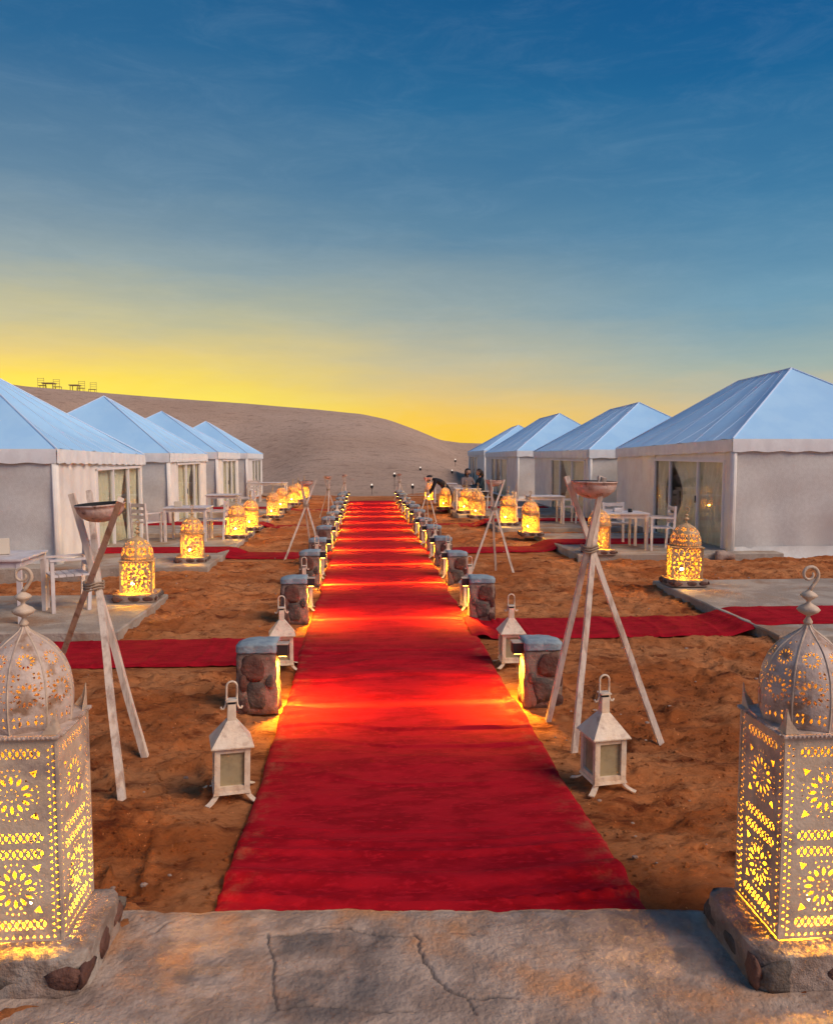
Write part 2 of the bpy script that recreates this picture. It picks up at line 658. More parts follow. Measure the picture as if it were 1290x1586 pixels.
def dune():
    nu, nv = 420, 260
    xs = np.linspace(-120, 130, nu)
    t = np.linspace(0, 1, nv)
    Xg, Tg = np.meshgrid(xs, t)
    Xg, Tg = Xg.ravel(), Tg.ravel()
    start = 35.5 + 13 * smooth(2, 13, np.abs(Xg - 0.3)) + 1.2 * vnoise(Xg * .3, Xg * 0, 4)
    Yg = start + (130 - start) * Tg
    # crest height as a function of where the sight line meets x at the crest, 75 m out
    kx = [-120, -60, -38, -31.9, -24.6, -18, -10.5, -4.5, -.6, 1.9, 4.4, 6.9, 9, 12, 20, 40, 130]
    kz = [11, 10.2, 9.2, 8.35, 7.75, 7.25, 6.75, 6.25, 5.85, 5.35, 4.45, 3.4, 3.12, 3.05, 3.0, 2.7, 2.2]
    cz = np.interp(Xg, kx, kz)
    s = np.clip((Yg - start) / (75 - start), 0, 1)
    rise = .30 * s + .70 * (s * s * (3 - 2 * s))
    fall = smooth(76, 130, Yg)
    z = cz * rise * (1 - .8 * fall) - .12
    z += (.06 * fbm(Xg * .35, Yg * .5, 3, 41) + .05 * fbm(Xg * 1.6, Yg * 2.2, 2, 43)) * smooth(0, .1, s) * (1 - .85 * smooth(.75, 1, s))
    ob = grid_mesh('dune', np.stack([Xg, Yg, z], 1), nu, nv, M_dune)
    tagp(ob, kind='structure')


dune()

# ------------------------------------------------------------------ foreground paving slab
CRACKS = [[G(*p) for p in q] for q in (
    [(415, 1460), (418, 1490), (424, 1535), (428, 1578)],
    [(418, 1468), (470, 1455), (530, 1452), (585, 1463), (640, 1464)],
    [(655, 1490), (672, 1530), (700, 1555), (722, 1566), (735, 1586)],
    [(425, 1578), (500, 1572), (560, 1580), (640, 1584)],
    [(240, 1455), (260, 1442)], [(700, 1458), (735, 1462)], [(722, 1566), (770, 1556), (800, 1562)], [(640, 1464), (650, 1478), (655, 1490)])]


def seg_dist(X, Y, poly):
    d = np.full(X.shape, 9.0)
    for a, b in zip(poly, poly[1:]):
        abx, aby = b.x - a.x, b.y - a.y
        t = np.clip(((X - a.x) * abx + (Y - a.y) * aby) / (abx * abx + aby * aby + 1e-9), 0, 1)
        d = np.minimum(d, np.hypot(X - a.x - t * abx, Y - a.y - t * aby))
    return d


EA, EB = G(190, 1414, .03), G(1100, 1412, .03)
ESL = (EB.y - EA.y) / (EB.x - EA.x)


def edge_y(x):
    return EA.y + ESL * (x - EA.x)


def paving():
    x0, x1, y0, y1 = -3.4, 3.4, .6, 3.33
    nu, nv = 1000, 420
    xs = np.linspace(x0, x1, nu)
    edge = edge_y(xs) + .005 * fbm(xs * 3, xs * 0, 3, 61) + .006 * vnoise(xs * 14, xs * 0, 62)
    t = np.concatenate([np.linspace(0, 1, nv - 8), np.ones(8)])
    Yg = y0 + (edge[None, :] - y0) * t[:, None]
    Xg = np.repeat(xs[None, :], nv, 0)
    z = np.full(Yg.shape, .040)
    z += .003 * fbm(Xg * 2.2, Yg * 2.2, 3, 71) + .0022 * fbm(Xg * 14, Yg * 16, 4, 77, .65)
    z -= .004 * smooth(.35, .6, fbm(Xg * 6, Yg * 8, 3, 79))
    wx = Xg + .014 * vnoise(Xg * 14, Yg * 14, 91) + .006 * vnoise(Xg * 45, Yg * 45, 95)
    wy = Yg + .014 * vnoise(Xg * 14, Yg * 14, 93) + .006 * vnoise(Xg * 45, Yg * 45, 97)
    for q in CRACKS:
        z -= .011 * np.exp(-(seg_dist(wx, wy, q) / .0045) ** 2)
    # rounded lip and drop at the far edge
    k = np.arange(8) / 7
    z[-8:] -= (.001 + .11 * k ** 1.2)[:, None]
    Yg[-8:] += (.012 * np.sin(k * PI / 2))[:, None]
    # roll the lip
    z -= .005 * smooth(.03, 0, edge[None, :] - Yg) * (np.arange(nv) < nv - 8)[:, None]
    o = grid_mesh('paving', np.stack([Xg.ravel(), Yg.ravel(), z.ravel()], 1), nu, nv, M_pave)
    # dark weathered patch between the cracks
    a, b = G(428, 1460), G(640, 1580)
    px = smooth(a.x - .05, a.x + .04, Xg + .03 * vnoise(Xg * 9, Yg * 9, 3)) * (1 - smooth(b.x - .06, b.x + .05, Xg + .04 * vnoise(Xg * 8, Yg * 8, 5)))
    py = smooth(b.y - .10, b.y + .03, Yg) * (1 - smooth(a.y - .03, a.y + .015, Yg + .01 * vnoise(Xg * 20, Yg * 20, 6)))
    st = np.clip(px * py * (.50 + .45 * fbm(Xg * 7, Yg * 7, 4, 15)), 0, .85) + .45 * smooth(.55, .9, fbm(Xg * 4, Yg * 6, 4, 19))
    for q in CRACKS:            # dirt lodged in the cracks
        st = np.maximum(st, .95 * np.exp(-(seg_dist(wx, wy, q) / .0050) ** 2))
    at = o.data.attributes.new('stain', 'FLOAT', 'POINT')
    at.data.foreach_set('value', st.ravel().astype(np.float32))
    tagp(o, kind='structure')


paving()


# ------------------------------------------------------------------ carpets
def carpet_strip(path, width, res, label, wr=1.0, seed=0, edge_w=.018, group=None, skew=0):
    """path: list of (x, y, z) along the strip; width across; wrinkles run across it"""
    P = [Vector(p) for p in path]
    Ls = [0]
    for a, b in zip(P, P[1:]):
        Ls.append(Ls[-1] + (b - a).length)
    n = max(8, int(Ls[-1] / res))
    s = np.linspace(0, Ls[-1], n)
    cx = np.interp(s, Ls, [p.x for p in P])
    cy = np.interp(s, Ls, [p.y for p in P])
    cz = np.interp(s, Ls, [p.z for p in P])
    if len(P) > 3:      # soften the folds over an edge
        kk = max(3, int(.10 / res)) | 1
        ker = np.ones(kk) / kk
        cz = np.convolve(np.pad(cz, kk // 2, 'edge'), ker, 'valid')
    tx, ty = np.gradient(cx), np.gradient(cy)
    L = np.hypot(tx, ty) + 1e-9
    nx, ny = -ty / L, tx / L
    m = max(12, int(width / (.022 if wr > 1.9 else .05)))
    w = np.linspace(-.5, .5, m) * width
    S, W = np.meshgrid(s, w, indexing='ij')
    X = cx[:, None] + nx[:, None] * W
    Y = cy[:, None] + ny[:, None] * W
    wob = edge_w * fbm(S * 1.3, W * 0 + seed, 3, 100 + seed) * np.sign(W) * (np.abs(W) / (width / 2)) ** 4
    X += nx[:, None] * wob
    Y += ny[:, None] * wob
    Z = cz[:, None] + 0 * W
    if skew:
        Y += skew * X * np.exp(-S / 1.2)
    # wrinkles across the strip, sharper where the carpet has been pushed
    f = vnoise(S * 4.2 + .5 * vnoise(W * 1.4, S * .5, seed + 2), W * .55 + 3, 7 + seed)
    ridge = np.maximum(0, 1 - np.abs(f) * 5.5) ** 1.5
    amt = smooth(-.1, .6, vnoise(S * .35, W * .3, 51 + seed)) * .8 + .25
    near = np.exp(-((S - .22) / .40) ** 2) if wr > 1.2 else 0
    f2 = vnoise(S * 7 + .9 * vnoise(W * .8, S * .3, seed + 12), W * .22 + 3, 17 + seed)
    ridge2 = np.exp(-(f2 / .16) ** 2)
    Z += wr * (.010 * ridge * amt + .020 * near * ridge2 + .0022 * fbm(S * 6, W * 2, 3, 33 + seed)) + .006
    # edge drop
    edge = np.abs(W) > width / 2 - 1e-6
    Z[edge] -= .018
    o = grid_mesh('red_carpet', np.stack([X.ravel(), Y.ravel(), Z.ravel()], 1), m, n, M_carpet_side if group else M_carpet)
    tagp(o, label, 'carpet', group)
    return o


carpet_strip([(0, edge_y(0) + .005, .012), (0, 12, .012), (0, 22, .012), (0, 32.5, .012)], 1.87, .014,
             'long central red carpet running from the stone step to the dune', 2.0, 1, skew=ESL)

# ------------------------------------------------------------------ concrete pads in front of the tents
PADS = {}


def pad(name, x0, x1, y0, y1, top, label):
    bm = bmesh.new()
    n = 14
    # outline with a slightly uneven edge
    pts = []
    for (a, b) in (((x0, y0), (x1, y0)), ((x1, y0), (x1, y1)), ((x1, y1), (x0, y1)), ((x0, y1), (x0, y0))):
        for i in range(n):
            t = i / n
            pts.append((a[0] + (b[0] - a[0]) * t + random.uniform(-.012, .012),
                        a[1] + (b[1] - a[1]) * t + random.uniform(-.012, .012)))
    r0 = [bm.verts.new((x, y, -.25)) for x, y in pts]
    r1 = [bm.verts.new((x, y, top - .015)) for x, y in pts]
    cx, cy = (x0 + x1) / 2, (y0 + y1) / 2
    r2 = [bm.verts.new((x + (.015 if x < cx else -.015), y + (.015 if y < cy else -.015), top)) for x, y in pts]
    k = len(pts)
    for a, b in ((r0, r1), (r1, r2)):
        for i in range(k):
            bm.faces.new((a[i], a[(i + 1) % k], b[(i + 1) % k], b[i]))
    bm.faces.new(r2)
    o = obj('concrete_pad', bm, M_concrete)
    tagp(o, label, 'paving slab', 'concrete pads in front of the tents')
    PADS[name] = top
    return o


LBL = 'concrete pads in front of the tents'
pad('R1', 4.02, 9.5, 7.7, 11.25, .10, 'grey concrete pad under the lantern beside the nearest right tent')
pad('R2', 3.66, 7.6, 14.05, 17.9, .12, 'concrete pad with the white table in front of the right tent doors')
pad('R3', 3.05, 7.0, 19.2, 22.4, .12, 'concrete pad in front of the second tent on the right')
pad('R4', 2.55, 7.0, 23.3, 30.2, .12, 'farthest concrete pad on the right, where two people sit')
pad('L1', -7.5, -2.96, 8.45, 10.7, .08, 'concrete pad at the left edge under the nearest white table')
pad('L2', -8.0, -2.95, 13.2, 17.8, .09, 'concrete pad with table and lanterns before the second left tent')
pad('L3', -7.4, -3.0, 18.8, 23.3, .09, 'concrete pad in front of the third tent on the left')
pad('L4', -7.2, -2.95, 25.2, 33.0, .09, 'farthest concrete pad in front of the last left tent')

# branch carpets up to the pads
BR = 'side carpets branching off to the tents'
carpet_strip([(-.90, 7.87, .0), (-3.4, 7.85, .0), (-7.0, 7.8, .0)], 1.08, .025,
             'nearest left side carpet, crossing the sand between two stone posts', 1.0, 3, .02, BR)
carpet_strip([(.88, 8.72, .0), (3.75, 8.68, .0), (4.15, 8.68, .115), (9.4, 8.66, .115)], 1.0, .025,
             'nearest right side carpet, rising over the edge of the concrete pad', 1.6, 5, .03, BR)
carpet_strip([(-.90, 15.2, .0), (-2.75, 15.35, .0), (-3.05, 15.45, .105), (-6.6, 15.5, .105)], .95, .04,
             'left side carpet stepping onto the second pad behind a glowing lantern', 1.0, 7, .02, BR)
carpet_strip([(.90, 15.8, .0), (3.35, 16.0, .0), (3.72, 16.1, .135), (6.6, 16.1, .135)], .95, .04,
             'right side carpet leading past the wooden tripod to the glazed tent', 1.2, 9, .02, BR)
carpet_strip([(.90, 21.5, .0), (2.8, 21.5, .0), (3.1, 21.5, .135), (6.2, 21.5, .135)], .9, .05,
             'third right side carpet, leading to the second tent', 1.0, 11, .02, BR)
carpet_strip([(-.90, 21.3, .0), (-2.8, 21.3, .0), (-3.05, 21.3, .105), (-6.2, 21.3, .105)], .9, .05,
             'third left side carpet, leading to the third tent', 1.0, 13, .02, BR)
carpet_strip([(.90, 26.6, .0), (2.35, 26.6, .0), (2.6, 26.6, .135), (6.0, 26.6, .135)], .9, .05,
             'farthest right side carpet near the seated people', 1.0, 15, .02, BR)
carpet_strip([(-.90, 27.3, .0), (-2.7, 27.3, .0), (-3.0, 27.3, .105), (-6.2, 27.3, .105)], .9, .05,
             'farthest left side carpet near the dune', 1.0, 17, .02, BR)


# ------------------------------------------------------------------ perforated metal
def perforate(bm, outline, holes, inner, mapf, thick=.0025):
    """flat sheet with real holes, cut by triangulation, then mapped to its place in 3-D"""
    verts, edges = [], []

    def area2(p):
        return sum(a[0] * b[1] - b[0] * a[1] for a, b in zip(p, p[1:] + p[:1]))

    def addp(poly):
        i0, k = len(verts), len(poly)
        verts.extend(Vector(p) for p in poly)
        edges.extend((i0 + i, i0 + (i + 1) % k) for i in range(k))
    holes = [h if area2(h) > 0 else h[::-1] for h in holes]
    addp(outline)
    for h in holes:
        addp(h)
    verts.extend(Vector(p) for p in inner)
    vo, eo, fo, ov, oe, of = delaunay_2d_cdt(verts, edges, [], 0, 1e-7, False)
    VO = np.array([(v.x, v.y) for v in vo])
    F = np.array([list(f) for f in fo])
    cen = VO[F].mean(1)
    keep = np.ones(len(F), bool)
    for h in holes:                          # every hole is convex: inside = left of all its sides
        ins = np.ones(len(F), bool)
        for a, b in zip(h, h[1:] + h[:1]):
            ins &= (b[0] - a[0]) * (cen[:, 1] - a[1]) - (b[1] - a[1]) * (cen[:, 0] - a[0]) > 0
        keep &= ~ins
    # outside the outline (even-odd)
    odd = np.zeros(len(F), bool)
    for a, b in zip(outline, outline[1:] + outline[:1]):
        if a[1] != b[1]:
            cr = ((a[1] > cen[:, 1]) != (b[1] > cen[:, 1])) & (
                cen[:, 0] < (b[0] - a[0]) * (cen[:, 1] - a[1]) / (b[1] - a[1]) + a[0])
            odd ^= cr
    keep &= odd
    tris = [tuple(int(i) for i in f) for f in F[keep]]
    cnt = {}
    for f in tris:
        for i in range(3):
            a, b = f[i], f[(i + 1) % 3]
            cnt[(a, b)] = 1
    used = sorted(set(i for f in tris for i in f))
    top = {i: bm.verts.new(mapf(vo[i].x, vo[i].y, 0)) for i in used}
    bot = {i: bm.verts.new(mapf(vo[i].x, vo[i].y, -thick)) for i in used}
    for f in tris:
        bm.faces.new([top[i] for i in f])
        bm.faces.new([bot[i] for i in f][::-1])
    for (a, b) in cnt:
        if (b, a) not in cnt:
            bm.faces.new((top[b], top[a], bot[a], bot[b]))


def lens(cx, cy, ang, l, w):
    ca, sa = math.cos(ang), math.sin(ang)
    p = [(-.5, 0), (-.2, -.46), (.2, -.46), (.5, 0), (.2, .46), (-.2, .46)]
    return [(cx + l * x * ca - w * y * sa, cy + l * x * sa + w * y * ca) for x, y in p]


def tri(cx, cy, ang, s, k=1.0):
    p = [(.58, 0), (-.36, -.5 * k), (-.36, .5 * k)]
    ca, sa = math.cos(ang), math.sin(ang)
    return [(cx + s * (x * ca - y * sa), cy + s * (x * sa + y * ca)) for x, y in p]


def rosette(cx, cy, r, n=12, f=1.0):
    H = []
    for i in range(n):
        a = 2 * PI * i / n
        H.append(lens(cx + .70 * r * math.cos(a), cy + .70 * r * math.sin(a), a, .46 * r * f, .20 * r * f * 12 / n))
        a += PI / n
        H.append(tri(cx + .93 * r * math.cos(a), cy + .93 * r * math.sin(a), a + PI, .17 * r * f * 12 / n, .9))
    return H


def band(x0, x1, y, s, step):
    H = []
    n = int(round((x1 - x0) / step))
    for i in range(n):
        x = x0 + (i + .5) * (x1 - x0) / n
        H.append(lens(x, y, PI / 2, s * 1.15, s * .55))
        if i < n - 1:
            xx = x + .5 * (x1 - x0) / n
            H.append(tri(xx, y + s * .62, -PI / 2, s * .56))
            H.append(tri(xx, y - s * .62, PI / 2, s * .56))
    return H


def make_big_face(w, h):
    H = []
    hw = w / 2
    xi = hw - .052
    for y in (h * .925, h * .515, h * .435, h * .085):
        H += band(-xi, xi, y, .0225, .0255)
    for y in (.018,):
        for i in range(12):
            H.append(tri(-hw + .03 + (w - .06) * i / 11, y, PI / 2, .012))
    for cy in (h * .725, h * .262):
        H += rosette(0, cy, .080, 12, .92)
        for i in range(8):
            a = 2 * PI * i / 8
            H.append(tri(.022 * math.cos(a), cy + .022 * math.sin(a), a, .0085))
        for i in range(28):                 # outer ring of pricked dots, left open where the corner cuts sit
            a = 2 * PI * (i + .5) / 28
            if abs(abs(math.cos(a)) - abs(math.sin(a))) > .35:
                H.append(tri(.0955 * math.cos(a), cy + .0955 * math.sin(a), a, .0085))
        for sx in (-1, 1):
            for sy in (-1, 1):
                a = math.atan2(sy, sx)
                H.append(tri(sx * .082, cy + sy * .082, a, .030, 1.0))
    n = 27
    for i in range(n):
        y = .045 + (h - .085) * i / (n - 1)
        for sx in (-1, 1):
            H.append(tri(sx * (hw - .014), y + .007, 0 if sx > 0 else PI, .0125, .9))
            H.append(tri(sx * (hw - .032), y - .006, PI if sx > 0 else 0, .0125, .9))
    return H


def make_mid_face(w, h):
    H = []
    hw = w / 2
    s = w / .38
    for y in (h * .90, h * .10):
        H += band(-hw + .02, hw - .02, y, .038 * s, .040 * s)
    H += rosette(0, h * .5, .135 * s, 8, 1.25)
    H += rosette(0, h * .5, .045 * s, 6, 1.1)
    for sx in (-1, 1):
        for sy in (-1, 1):
            H.append(tri(sx * .125 * s, h * .5 + sy * .115 * s, math.atan2(sy, sx) + PI, .050 * s))
            H.append(lens(sx * .160 * s, h * .5 + sy * .06 * s, PI / 2, .07 * s, .026 * s))
            H.append(lens(sx * .052 * s, h * .5 + sy * .142 * s, 0, .07 * s, .022 * s))
        H.append(lens(sx * .163 * s, h * .5 + sx * .0, PI / 2, .030 * s, .026 * s))
    return H


def lantern(name, w, h, dome_h, prof, face_fn, dome_fn, gores, mw, bulb_at, power, fin, fins=True, label='', loc=(0, 0, 0),
            rz=0, group=None, metal=M_metal, wear=M_rust):
    root = empty(name, loc, rz, label, 'lantern', group)
    hw = w / 2
    # four pierced panels of the body
    H = face_fn(w, h)
    for k in range(4):
        bm = bmesh.new()
        rot = Matrix.Rotation(k * PI / 2, 3, 'Z')

        def mf(x, y, t, rot=rot):
            return rot @ Vector((x, -hw - t, y))
        perforate(bm, [(-hw + .001, 0), (hw - .001, 0), (hw - .001, h), (-hw + .001, h)], H, [], mf)
        obj('panel', bm, metal, root)
    # corner angles, foot rim and cornice
    for sx in (-1, 1):
        for sy in (-1, 1):
            bm = bmesh.new()
            box(bm, sx * hw, sy * hw, h / 2, .010, .010, h - .002)
            obj('corner_angle', bm, metal, root)
    bm = bmesh.new()
    t = .012
    for sx, sy, lx, ly in ((0, -1, w + .03, t), (0, 1, w + .03, t), (-1, 0, t, w + .006), (1, 0, t, w + .006)):
        box(bm, sx * (hw + .009), sy * (hw + .009), h + .004, lx, ly, .010)
    cs = max(8, int(w / .016))
    for k in range(4):
        rot = Matrix.Rotation(k * PI / 2, 3, 'Z')
        for i in range(cs):
            p = rot @ Vector((-hw + w * (i + .5) / cs, -hw - .018, h + .006))
            r = bmesh.ops.create_icosphere(bm, subdivisions=1, radius=.0055)
            for v in r['verts']:
                v.co += p
    # shoulder: plate from the square body in to the round dome
    sh = prof[0][0] * (1 / math.cos(PI / gores)) + .002
    sq = [Vector((a * hw, b * hw, h + .007)) for a, b in ((-1, -1), (1, -1), (1, 1), (-1, 1))]
    ring = []
    outer = []
    nseg = 32
    for i in range(nseg):
        a = 2 * PI * i / nseg
        rr = prof[0][0] * .97
        ring.append(bm.verts.new((rr * math.cos(a), rr * math.sin(a), h + .012)))
        q = max(abs(math.cos(a)), abs(math.sin(a)))
        outer.append(bm.verts.new(((hw + .004) * math.cos(a) / q, (hw + .004) * math.sin(a) / q, h + .010)))
    for i in range(nseg):
        j = (i + 1) % nseg
        bm.faces.new((outer[i], outer[j], ring[j], ring[i]))
    obj('cornice', bm, wear, root)
    # dome: gores, each a pierced sheet bent to the profile
    pr = np.array(prof)
    seglen = np.hypot(np.diff(pr[:, 0]), np.diff(pr[:, 1]))
    S = np.concatenate([[0], np.cumsum(seglen)])
    Ltot = S[-1]
    rad = lambda s: float(np.interp(s, S, pr[:, 0]))
    hei = lambda s: float(np.interp(s, S, pr[:, 1]))
    ha = PI / gores
    tanh_ = math.tan(ha)
    dome_bm = bmesh.new()
    ns = 16
    svals = [Ltot * i / ns for i in range(ns + 1)]
    outline = [(rad(s) * tanh_, s) for s in svals] + [(-rad(s) * tanh_, s) for s in reversed(svals)]
    # drop a coincident top point
    if rad(Ltot) < 1e-4:
        outline = [(rad(s) * tanh_, s) for s in svals[:-1]] + [(0, Ltot)] + [(-rad(s) * tanh_, s) for s in
                                                                            reversed(svals[:-1])]
    inner = [(rad(s) * tanh_ * u, s) for s in svals[1:-1] for u in (-.5, 0, .5)]
    DH = dome_fn(Ltot, lambda s: rad(s) * tanh_)
    for k in range(gores):
        a0 = 2 * PI * (k + .5) / gores if gores % 2 else 2 * PI * (k + .5) / gores
        ca, sa = math.cos(a0), math.sin(a0)

        def mf(x, s, t, ca=ca, sa=sa):
            r = max(rad(s), 1e-4)
            u = x / (r * tanh_)
            r2 = r * (1 + .075 * (1 - min(1, u * u))) + t
            z = h + .012 + hei(s)
            return Vector((r2 * ca - x * sa, r2 * sa + x * ca, z))
        perforate(dome_bm, outline, DH, inner, mf)
        # seam rib between gores
    obj('dome', dome_bm, wear, root)
    bm = bmesh.new()
    for k in range(gores):
        a = 2 * PI * k / gores
        pts = [(rad(s) / math.cos(ha) * math.cos(a), rad(s) / math.cos(ha) * math.sin(a), h + .012 + hei(s)) for s in
               svals]
        tube(bm, pts, .0035, 5)
    obj('dome_rib', bm, metal, root)
    # corner fins
    if fins:
        for sx in (-1, 1):
            for sy in (-1, 1):
                bm = bmesh.new()
                fh = .095 * w / .33
                for (ax, ay) in ((1, 0), (0, 1)):
                    p0 = Vector((sx * (hw + .002), sy * (hw + .002), h + .012))
                    d = Vector((-sx * ax, -sy * ay, 0))
                    nrm_ = Vector((-sx * ay, -sy * ax, 0)) * .003
                    q = [p0, p0 + d * .055 * w / .33, p0 + d * .018 + Vector((0, 0, fh * .5)),
                         p0 + Vector((0, 0, fh)) + d * .004]
                    a = [bm.verts.new(v) for v in q]
                    b = [bm.verts.new(v + nrm_) for v in q]
                    bm.faces.new(a)
                    bm.faces.new(b[::-1])
                    for i in range(4):
                        bm.faces.new((a[i], a[(i + 1) % 4], b[(i + 1) % 4], b[i]))
                obj('corner_fin', bm, metal, root)
    # finial
    zt = h + .012 + prof[-1][1]
    bm = bmesh.new()
    k = fin
    pf = [(.0, -.004), (.012, -.003), (.014, .004), (.006, .018), (.006, .022), (.028, .034), (.034, .042), (.026, .051),
          (.007, .062), (.006, .068), (.018, .078), (.026, .085), (.018, .093), (.006, .100), (.005, .104)]
    lathe(bm, [(r * k, z * k) for r, z in pf], 16, 0, 0, zt)
    # scroll hook
    pts = [(0, 0, zt + .100 * k)]
    cxh, czh, rh = .0, zt + .150 * k, .030 * k
    for i in range(22):
        a = R(-55) + i * R(21)
        rr = rh * (1 - .032 * i)
        pts.append((cxh + rr * math.cos(a), 0, czh + rr * math.sin(a)))
    pts[1] = (.010 * k, 0, zt + .112 * k)
    tube(bm, pts, [.0062 * k * (1 - .018 * i) for i in range(len(pts))], 7)
    obj('finial', bm, metal, root, True)
    # lamp inside
    bm = bmesh.new()
    bmesh.ops.create_uvsphere(bm, u_segments=12, v_segments=8, radius=.018 * w / .33)
    for v in bm.verts:
        v.co = v.co + Vector(bulb_at)
    obj('bulb', bm, M_bulb, root, True)
    ld = bpy.data.lights.new('lamp_light', 'POINT')
    ld.energy = power
    ld.color = (1, .47, .006)
    ld.shadow_soft_size = .024 * w / .33
    lo = bpy.data.objects.new('lamp_light', ld)
    lo.location = Vector(bulb_at) + Vector((0, 0, .0))
    C.objects.link(lo)
    lo.parent = root
    return root


def big_dome_holes(L, hwf):
    H = []
    for s, r, n in ((.33 * L, .047, 10), (.62 * L, .033, 10)):
        for q in rosette(0, s, r, n, 1.0):
            H.append(q)
    for s in (.07, .135, .47, .505):
        w = hwf(s * L)
        for sx in (-1, 1):
            H.append(tri(sx * w * .72, s * L, PI / 2, .013))
            H.append(tri(sx * w * .44, s * L + .002, -PI / 2, .011))
    for s in (.23, .29, .38, .42):
        w = hwf(s * L)
        for sx in (-1, 1):
            H.append(tri(sx * (w - .012), s * L, 0 if sx > 0 else PI, .011))
    for i in range(3):
        H.append(lens((i - 1) * .026, .095 * L, PI / 2, .022, .010))
    H.append(tri(-.008, .76 * L, PI / 2, .009))
    H.append(tri(.010, .78 * L, -PI / 2, .009))
    return H


def mid_dome_holes(L, hwf):
    H = []
    for s, r, n in ((.30 * L, .058, 6), (.63 * L, .030, 6)):
        H += rosette(0, s, r, n, 1.45)
    w = hwf(.08 * L)
    for i in range(4):
        H.append(lens((-.75 + .5 * i) * w * .9, .075 * L, PI / 2, .026, .016))
    for s in (.45, .50):
        w = hwf(s * L)
        for sx in (-1, 1):
            H.append(tri(sx * w * .70, s * L, 0, .018))
    return H


big_prof = [(.148, 0), (.153, .04), (.156, .09), (.154, .14), (.146, .19), (.130, .235), (.106, .275), (.076, .307),
            (.046, .330), (.022, .348), (.010, .362), (.006, .375)]
mid_prof = [(.180, 0), (.184, .04), (.180, .09), (.166, .15), (.140, .20), (.104, .24), (.062, .268), (.024, .288),
            (.008, .30)]

# stone plinths of the two front lanterns


def rock_mesh(bm, cx, cy, cz, sx, sy, sz, seed, sub=2, mi=0, rough=.22):
    r = bmesh.ops.create_icosphere(bm, subdivisions=sub, radius=.5)
    rr = random.Random(seed)
    ph = [rr.uniform(0, 6) for _ in range(6)]
    for v in r['verts']:
        p = v.co * 2
        k = 1 + rough * (math.sin(p.x * 3 + ph[0]) * math.cos(p.y * 2.6 + ph[1]) + .6 * math.sin(p.z * 4 + ph[2]) * math.cos(p.x * 3.3 + ph[3]))
        # boxy rounding
        q = Vector([math.copysign(abs(c_) ** .75, c_) for c_ in p]) * .5 * k
        v.co = Vector((cx + q.x * sx, cy + q.y * sy, cz + q.z * sz))


def stone_plinth(cx, cy, w, d, h, label, seed, base=0.03, bev=.03, M=M_plinth, big=True):
    bm = bmesh.new()
    r = bmesh.ops.create_cube(bm, size=1)
    bmesh.ops.subdivide_edges(bm, edges=bm.edges[:], cuts=9, use_grid_fill=True)
    flare = .03 if big else .01
    for v in bm.verts:
        x, y, z = v.co
        # round the corners in plan, flare towards the foot
        rad = .16
        for _ in range(1):
            ax, ay = abs(x), abs(y)
            lim = .5 - rad
            if ax > lim and ay > lim:
                dx, dy = ax - lim, ay - lim
                m_ = max(dx, dy)
                l_ = math.hypot(dx, dy)
                k = m_ / l_
                x = math.copysign(lim + dx * k, x)
                y = math.copysign(lim + dy * k, y)
        f = 1 + flare * (0.5 - z)
        px_, py_ = x * w * f, y * d * f
        pz = (z + .5) * h
        if pz > h - .001:
            e = max(abs(x), abs(y))
            pz -= .014 * max(0, (e - .42) / .08) ** 2
        nz_ = .007 * (math.sin(px_ * 23 + seed) * math.cos(py_ * 19 + seed * 2) + math.sin(pz * 40 + px_ * 9))
        v.co = Vector((px_ * (1 + nz_), py_ * (1 + nz_), pz + (.4 * nz_ if z > .4 else 0)))
    root = obj('stone_plinth', bm, M, None, True)
    root.location = (cx, cy, base)
    tagp(root, label, 'plinth')
    rr = random.Random(seed)
    # stones showing in the sides
    n = 3
    for side in range(4):
        x = -.5
        for i in range(n):
            sw = rr.uniform(.22, .34)
            sz = rr.uniform(.42, .78) * h
            u = -.36 + .72 * i / (n - 1) + rr.uniform(-.03, .03)
            bm = bmesh.new()
            if side % 2 == 0:
                sgn = -1 if side == 0 else 1
                rock_mesh(bm, u * w, sgn * (d / 2 - .005), h * .42, sw * w, .032, sz, seed * 31 + side * 7 + i, 2, rough=.30)
            else:
                sgn = -1 if side == 1 else 1
                rock_mesh(bm, sgn * (w / 2 - .005), u * d, h * .42, .032, sw * d, sz, seed * 31 + side * 7 + i, 2, rough=.30)
            obj('stone', bm, M_stone if rr.random() < .6 else M_stone2, root, True)
    return root


CL, CR = G(97, 1457, .187), G(1205, 1455, .187)
LX, LY = CL.x - .165, CL.y + .165
RX, RY = CR.x + .165, CR.y + .165
PL, PR = G(128, 1480, .187), G(1176, 1478, .187)
stone_plinth(PL.x - .31, PL.y + .23, .62, .46, .155, 'stone and cement plinth under the big left front lantern', 3)
stone_plinth(PR.x + .31, PR.y + .23, .62, .46, .155, 'stone and cement plinth under the big right front lantern', 8)
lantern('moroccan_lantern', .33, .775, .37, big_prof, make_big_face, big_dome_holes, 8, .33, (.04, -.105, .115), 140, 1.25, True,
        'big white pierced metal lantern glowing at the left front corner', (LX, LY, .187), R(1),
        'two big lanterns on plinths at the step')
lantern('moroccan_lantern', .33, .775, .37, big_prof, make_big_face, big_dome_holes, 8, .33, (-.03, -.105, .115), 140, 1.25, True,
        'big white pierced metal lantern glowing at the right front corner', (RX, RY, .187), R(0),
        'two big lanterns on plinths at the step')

# ------------------------------------------------------------------ stone lamp posts along the carpet
POST_W, POST_D, POST_H = .30, .24, .52


